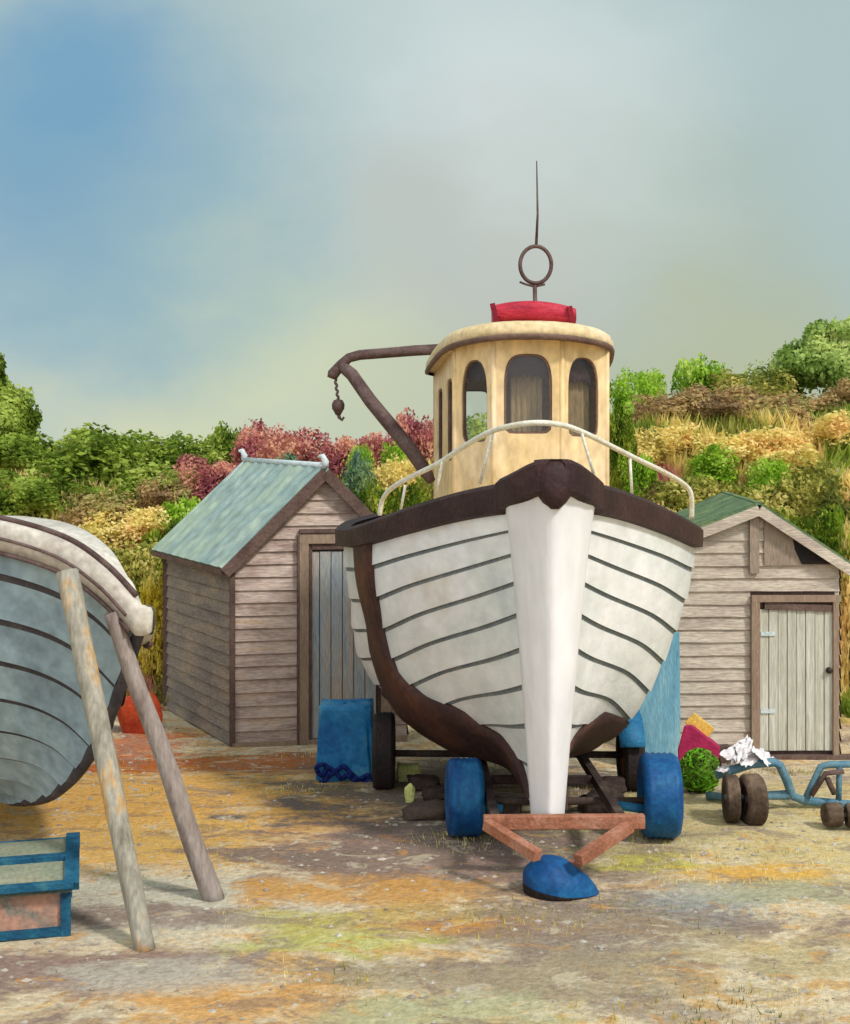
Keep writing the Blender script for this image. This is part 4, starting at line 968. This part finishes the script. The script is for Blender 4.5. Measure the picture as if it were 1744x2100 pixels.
LM = {
 'green': leaf_mat('leaf_green', [(78,98,30),(108,130,44),(138,156,62),(164,176,90)], 1.15),
 'olive': leaf_mat('leaf_olive', [(92,98,44),(134,138,58),(170,164,84),(190,178,108)], 1.15),
 'pink': leaf_mat('leaf_pink', [(136,76,84),(168,104,102),(188,132,118),(200,158,130)], 1.2),
 'pale': leaf_mat('leaf_pale', [(112,138,64),(142,164,88),(160,178,104),(184,192,124)], 1.2),
 'lime': leaf_mat('leaf_lime', [(98,134,32),(132,170,44),(156,188,62),(184,200,104)], 1.1),
 'yellow': leaf_mat('leaf_yellow', [(150,130,30),(186,170,40),(206,190,76),(214,198,116)], 1.1),
 'brown': leaf_mat('leaf_brown', [(126,104,76),(156,130,92),(180,152,104),(160,156,100)], 1.15),
 'straw': leaf_mat('leaf_straw', [(186,172,92),(216,200,122),(226,212,146),(214,184,122)], 1.1),
 'dusty': leaf_mat('leaf_dusty', [(84,116,92),(112,140,112),(120,142,100),(140,156,96)], 1.1),
 'dark': leaf_mat('leaf_dark', [(56,76,20),(84,106,26),(118,134,34),(156,162,60)], 1.1),
}
def leaf_mesh(name, lobes, n, size, seed, blade=False):
    rg = np.random.default_rng(seed); vs = np.zeros((n*4, 3)); tint = np.zeros(n*4)
    vol = np.array([l[3]*l[4]*l[5] for l in lobes])**.67; vol /= vol.sum(); pick = rg.choice(len(lobes), n, p=vol)
    L = np.array(lobes)[pick]; d = rg.normal(size=(n, 3)); d /= np.linalg.norm(d, axis=1, keepdims=True)
    rad = np.where(rg.random(n) < .75, rg.uniform(.74, 1.08, n)**1+np.where(rg.random(n) < .08, .22, 0)*rg.random(n), rg.uniform(.3, .8, n))
    c = L[:, :3]+d*L[:, 3:6]*rad[:, None]
    for i in range(n): c[i] += np.array(mnoise.noise_vector(Vector(c[i]*2.6+seed)))*.17
    nr = d+rg.normal(size=(n, 3))*.7; nr /= np.linalg.norm(nr, axis=1, keepdims=True)
    a = np.cross(nr, rg.normal(size=(n, 3))); a /= np.linalg.norm(a, axis=1, keepdims=True)
    if blade: a = np.array([0, 0, 1.0])+rg.normal(size=(n, 3))*.3; a /= np.linalg.norm(a, axis=1, keepdims=True)
    b = np.cross(nr, a); b /= np.linalg.norm(b, axis=1, keepdims=True)
    s = size*rg.uniform(.55, 1.45, n)[:, None]; wd = .30 if blade else .55
    vs[0::4] = c-a*s*.5; vs[1::4] = c+b*s*wd*.6; vs[2::4] = c+a*s*.6+nr*s*.12; vs[3::4] = c-b*s*wd*.6
    for i in range(n):
        q = Vector(c[i]); t = .5+.55*mnoise.noise(q*2.3+Vector((seed, 0, 0)))+.25*mnoise.noise(q*6)+rg.normal()*.10
        tint[i*4:i*4+4] = min(1, max(0, t))
    me = bpy.data.meshes.new(name); me.from_pydata(vs.tolist(), [], [(4*i, 4*i+1, 4*i+2, 4*i+3) for i in range(n)])
    at = me.attributes.new('tint', 'FLOAT', 'POINT'); at.data.foreach_set('value', tint); me.materials.append(LM['green']); return me
def lobeset(seed, n, spread=.42):
    rg = random.Random(seed); out = [(0, 0, .45, .42, .42, .42)]
    for i in range(n):
        a = rg.uniform(0, 6.28); r = rg.uniform(.2, spread); h = rg.uniform(.2, .78); s = rg.uniform(.16, .30)
        out.append((r*math.cos(a), r*math.sin(a), h, s, s, s*rg.uniform(.8, 1.2)))
    return out
BM = [leaf_mesh('foliage', lobeset(11+i, 11), 6500, .062, 20+i) for i in range(4)]   # unit bushes: about 1.2 wide, 1 high
GM = [leaf_mesh('foliage', [(0,0,.12,.62,.55,.2),(.3,.1,.2,.3,.3,.26),(-.32,-.05,.18,.28,.3,.3)], 3000, .11, 40+i, True) for i in range(2)]
sm = MB()
for i in range(6):
    a = i*1.05; sm.tube([(0,0,-.15), (.10*math.cos(a), .10*math.sin(a), .2), (.28*math.cos(a), .28*math.sin(a), .55)], [.03,.02,.008], 6)
sm0 = sm.build('stem', M['trunk']); STEM = sm0.data; bpy.data.objects.remove(sm0)
def bush(px, py, Y, wpx, hpx, kind, label, name='bush', mesh=None, group='bushes on the bank behind the sheds', cat='bush'):
    """px,py: middle of the foot in the working frame; wpx,hpx: size there"""
    p = P(px, py, Y); h_ = hpx/F*Y; wd = wpx/F*Y
    zf = hz(p.x, p.y); z = zf-.05; h_ = max(h_, p.z-z+h_) if False else h_
    topz = p.z+h_; h_ = max(.25, topz-z, .62*wd); z = topz-h_      # rooted in the bank, top where it is seen
    root = thing(name, (p.x, p.y, z), label, cat, group); root.rotation_euler = (0, 0, random.uniform(0, 6.28)); root.scale = (wd/1.15, wd/1.15, h_/1.1)
    src = mesh if mesh is not None else random.choice(BM)
    f = bpy.data.objects.new('foliage', src); C.objects.link(f); f.parent = root; f.material_slots[0].link = 'OBJECT'; f.material_slots[0].material = LM[kind]
    s = bpy.data.objects.new('stem', STEM); C.objects.link(s); s.parent = root
    return root
gr = GM
for a in [
 # --- left, along the skyline
 (60, 960, 16.6, 230, 90, 'green', 'mid green bush at the left edge below the leafy tree'),
 (250, 960, 16.4, 240, 92, 'green', 'tallest dark green bush on the left skyline'),
 (400, 960, 16.4, 190, 80, 'green', 'green bush on the skyline just left of the pink bushes'),
 (480, 960, 16.6, 90, 98, 'green', 'narrow upright green bush touching the first pink bush'),
 (150, 1010, 15.8, 260, 118, 'green', 'broad bright green bush in the second row at far left'),
 (330, 1030, 15.6, 210, 100, 'green', 'green bush with brown shade under the tallest left bush'),
 (60, 1060, 15.2, 200, 100, 'green', 'green bush behind the cream gunwale of the grey-blue boat'),
 (210, 1060, 15.1, 170, 70, 'brown', 'brown twiggy bush below the left green bushes'),
 (350, 1050, 15.2, 130, 80, 'brown', 'brown bush left of the crimson flowers'),
 (255, 1100, 14.7, 190, 70, 'straw', 'pale straw-coloured scrub above the grey-blue boat'),
 (270, 1190, 14.2, 150, 110, 'olive', 'olive green bush between the grey-blue boat and the shed roof'),
 (330, 1140, 14.3, 110, 80, 'dark', 'small dark leafy bush touching the eave of the brown shed'),
 (318, 1390, 13.5, 90, 240, 'yellow', 'tall yellow-green bush against the side wall of the brown shed'),
 # --- pink middle
 (530, 960, 16.3, 140, 104, 'pink', 'crimson pink bush with a pointed top, first of the pink row'),
 (600, 960, 16.0, 150, 88, 'pink', 'pink flowering bush behind the ridge of the brown shed'),
 (690, 960, 16.2, 160, 84, 'pink', 'dusty pink bush under the hanging hook'),
 (790, 960, 16.1, 150, 92, 'pink', 'mauve pink bush crossed by the dark davit'),
 (860, 960, 16.4, 110, 125, 'pink', 'tall pink bush touching the side of the wheelhouse'),
 (440, 1010, 15.4, 140, 80, 'pink', 'crimson bush sloping down beside the pale green roof'),
 (380, 1050, 14.8, 100, 50, 'lime', 'lime green tuft along the pale green roof'),
 (735, 945, 15.7, 60, 55, 'lime', 'small lime green tuft among the pink bushes'),
 (815, 930, 15.7, 70, 50, 'lime', 'lime green tuft beside the davit'),
 (620, 975, 15.2, 150, 50, 'dusty', 'dusty blue-green bush on the ridge of the brown shed'),
 (730, 1010, 15.0, 100, 90, 'dusty', 'dusty green bush right of the shed ridge'),
 (800, 1010, 15.2, 140, 80, 'straw', 'tan scrub behind the left end of the bow rail'),
 (720, 1080, 14.2, 130, 100, 'dark', 'dark green bush in the gap between shed and gunwale'),
 (820, 1080, 14.2, 150, 110, 'dark', 'dark green bush seen through the left end of the bow rail'),
 (900, 1060, 14.6, 120, 130, 'olive', 'olive bush behind the foot of the davit'),
 (985, 940, 16.4, 150, 125, 'green', 'green bush seen through the narrow wheelhouse window'),
 # --- right
 (1300, 880, 16.6, 110, 130, 'lime', 'lime green bush just right of the wheelhouse'),
 (1340, 850, 17.2, 70, 110, 'lime', 'small lime bush rising highest right of the wheelhouse'),
 (1440, 860, 17.2, 110, 135, 'lime', 'yellow-green bush with a pointed top on the right skyline'),
 (1530, 860, 17.0, 170, 105, 'olive', 'pale olive bush in the middle of the right skyline'),
 (1600, 850, 17.3, 130, 110, 'green', 'green bush left of the tree on the right skyline'),
 (1370, 900, 16.1, 170, 110, 'brown', 'brown bush below the lime bush by the wheelhouse'),
 (1480, 900, 16.0, 190, 120, 'brown', 'brown bush in the middle of the right bank'),
 (1620, 900, 16.1, 210, 115, 'brown', 'brown bush below the tree at the right'),
 (1730, 880, 16.3, 120, 110, 'brown', 'brown bush at the right edge'),
 (1345, 960, 15.4, 170, 95, 'straw', 'pale yellow scrub right of the wheelhouse'),
 (1470, 960, 15.3, 170, 90, 'straw', 'pale straw bush behind the right side of the rail'),
 (1600, 960, 15.3, 180, 100, 'straw', 'golden scrub in the middle of the right bank'),
 (1710, 960, 15.4, 150, 120, 'straw', 'golden scrub at the right edge'),
 (1530, 950, 15.8, 70, 100, 'pink', 'reddish bush among the golden scrub on the right'),
 (1275, 1010, 15.0, 70, 180, 'dark', 'dark green bush close against the right wall of the wheelhouse'),
 (1310, 960, 14.9, 80, 45, 'lime', 'lime tuft behind the bow rail right of the wheelhouse'),
 (1455, 950, 14.9, 130, 40, 'lime', 'flat lime clump in the middle of the right bank'),
 (1570, 965, 14.8, 100, 48, 'lime', 'lime clump above the right shed'),
 (1420, 1030, 14.6, 190, 75, 'olive', 'olive scrub behind the right end of the rail'),
 (1560, 1040, 14.4, 200, 80, 'olive', 'olive scrub above the ridge of the right shed'),
 (1690, 1040, 14.5, 160, 100, 'olive', 'olive scrub at the right edge above the shed'),
 (1360, 1060, 14.2, 130, 60, 'straw', 'tan scrub just above the dark gunwale on the right'),
 (1500, 1090, 13.9, 190, 60, 'dark', 'low dark green bush along the left roof of the right shed'),
 (1660, 1130, 13.8, 170, 100, 'dark', 'dark green bush behind the right roof of the right shed'),
 (1700, 1040, 14.0, 70, 40, 'lime', 'small lime tuft over the right shed'),
 (1745, 1200, 13.4, 70, 190, 'straw', 'tan bush beside the right shed at the edge'),
]:
    bush(*a)
def tree(px, py, Y, wpx, topy, kind, label, shape, seed):
    p = P(px, py, Y); z = hz(p.x, p.y)-.05; topz = P(px, topy, Y).z; h_ = topz-z; wd = wpx/F*Y
    root = thing('tree', (p.x, p.y, z), label, 'tree')
    lob = [(x*wd, y*wd, zf*h_, s*wd, s*wd, s2*h_) for (x, y, zf, s, s2) in shape]
    me = leaf_mesh('crown', lob, 17000, .068, seed); f = bpy.data.objects.new('crown', me); C.objects.link(f); f.parent = root; f.material_slots[0].link = 'OBJECT'; f.material_slots[0].material = LM[kind]
    mb = MB(); b0 = Vector((p.x, p.y, z)); mb.tube([b0, b0+Vector((.03,0,h_*.35)), b0+Vector((-.02,0,h_*.7))], [.10,.07,.03], 10)
    for i in range(6):
        a = i*1.1+seed; q = b0+Vector((.02, 0, h_*(.25+.07*i))); mb.tube([q, q+Vector((.22*wd*math.cos(a), .22*wd*math.sin(a), .2*h_))], [.035,.012], 7)
    mb.build('trunk', M['trunk'], root)
tree(-12, 960, 17.0, 190, 722, 'green', 'green tree with a thin pointed top at the left edge of the skyline',
     [(0,0,.45,.36,.25),(.2,0,.55,.24,.16),(-.2,0,.5,.3,.2),(.05,0,.82,.10,.18),(.02,0,.68,.2,.14),(.33,0,.5,.15,.1)], 5)
tree(1735, 880, 17.2, 290, 640, 'pale', 'light green tree with ragged top at the right edge of the skyline',
     [(0,0,.5,.34,.22),(-.22,0,.55,.26,.18),(-.36,.0,.5,.17,.14),(.2,0,.6,.3,.24),(-.04,0,.84,.13,.14),(-.22,0,.76,.09,.12),(.1,0,.85,.16,.14)], 6)

# ground cover of the bank
rg = np.random.default_rng(3)
def cover(name, label, n, xr, yr, kinds, size, hfun, seed, cat, dens=None):
    rg = np.random.default_rng(seed); V = []; Fc = []; T = []; mi = []
    while len(Fc) < n:
        x, y = rg.uniform(*xr), rg.uniform(*yr)
        if dens and rg.random() > dens(x, y): continue
        z = hfun(x, y); k = len(V); s = size*rg.uniform(.5, 1.5); a = rg.uniform(0, 6.28); lx, ly = rg.normal(0, .35, 2)*s; w2 = s*.14
        V += [(x-w2*math.cos(a), y-w2*math.sin(a), z-.01), (x+w2*math.cos(a), y+w2*math.sin(a), z-.01), (x+lx, y+ly, z+s)]
        T += [min(1, max(0, .5+.5*mnoise.noise((x*1.2, y*1.2, seed))+rg.normal()*.12))]*3; Fc.append((k, k+1, k+2)); mi.append(int(min(len(kinds)-1, max(0, (.5+.8*mnoise.noise((x*.6+9, y*.6, seed)))*len(kinds)))))
    me = bpy.data.meshes.new(name); me.from_pydata(V, [], Fc); at = me.attributes.new('tint', 'FLOAT', 'POINT'); at.data.foreach_set('value', T)
    for kd in kinds: me.materials.append(LM[kd])
    me.polygons.foreach_set('material_index', mi); o = bpy.data.objects.new(name, me); C.objects.link(o); return tag(o, label, cat, kind='stuff')
cover('bank_grass', 'rough grass and scrub covering the bank', 60000, (-6.5, 7), (13.1, 17.6), ['olive','straw','green','straw','pink','olive'], .16, hz, 5, 'grass')
def dens(x, y):
    v = mnoise.noise((x*1.1, y*1.6, 4)); return max(.0, (v-.12)*2.2)+(.6 if (abs(x-1.75) < .75 and abs(y-7.3) < .3 and v > -.1) else 0)
cover('yard_grass', 'sparse yellow-green grass tufts scattered over the yard', 7000, (-3, 4.2), (5.0, 12.5), ['yellow','olive','straw','olive'], .022, yz, 9, 'grass', dens)
# pebbles
V = []; Fc = []; rgp = np.random.default_rng(8)
for i in range(9000):
    x, y = rgp.uniform(-3.5, 4.5), rgp.uniform(5.0, 12.8); r = .004+.020*rgp.random()**5; z = yz(x, y); k = len(V)
    q = [(1,0,0),(-1,0,0),(0,1,0),(0,-1,0),(0,0,.7),(0,0,-.5)]; a = rgp.uniform(0, 6.28)
    for (u, v, w_) in q: V.append((x+r*(u*math.cos(a)-v*math.sin(a))*rgp.uniform(.7,1.5), y+r*(u*math.sin(a)+v*math.cos(a)), z+r*w_*.8))
    Fc += [(k+A_, k+B_, k+4) for (A_, B_) in ((0,2),(2,1),(1,3),(3,0))]
me = bpy.data.meshes.new('pebbles'); me.from_pydata(V, [], Fc)
M['pebble'] = material('pebble', [(120,108,98),(170,160,146),(196,190,180)], 3, k=.95); me.materials.append(M['pebble'])
o = bpy.data.objects.new('pebbles', me); C.objects.link(o); tag(o, 'small pale pebbles scattered over the sandy yard', 'pebbles', kind='stuff')
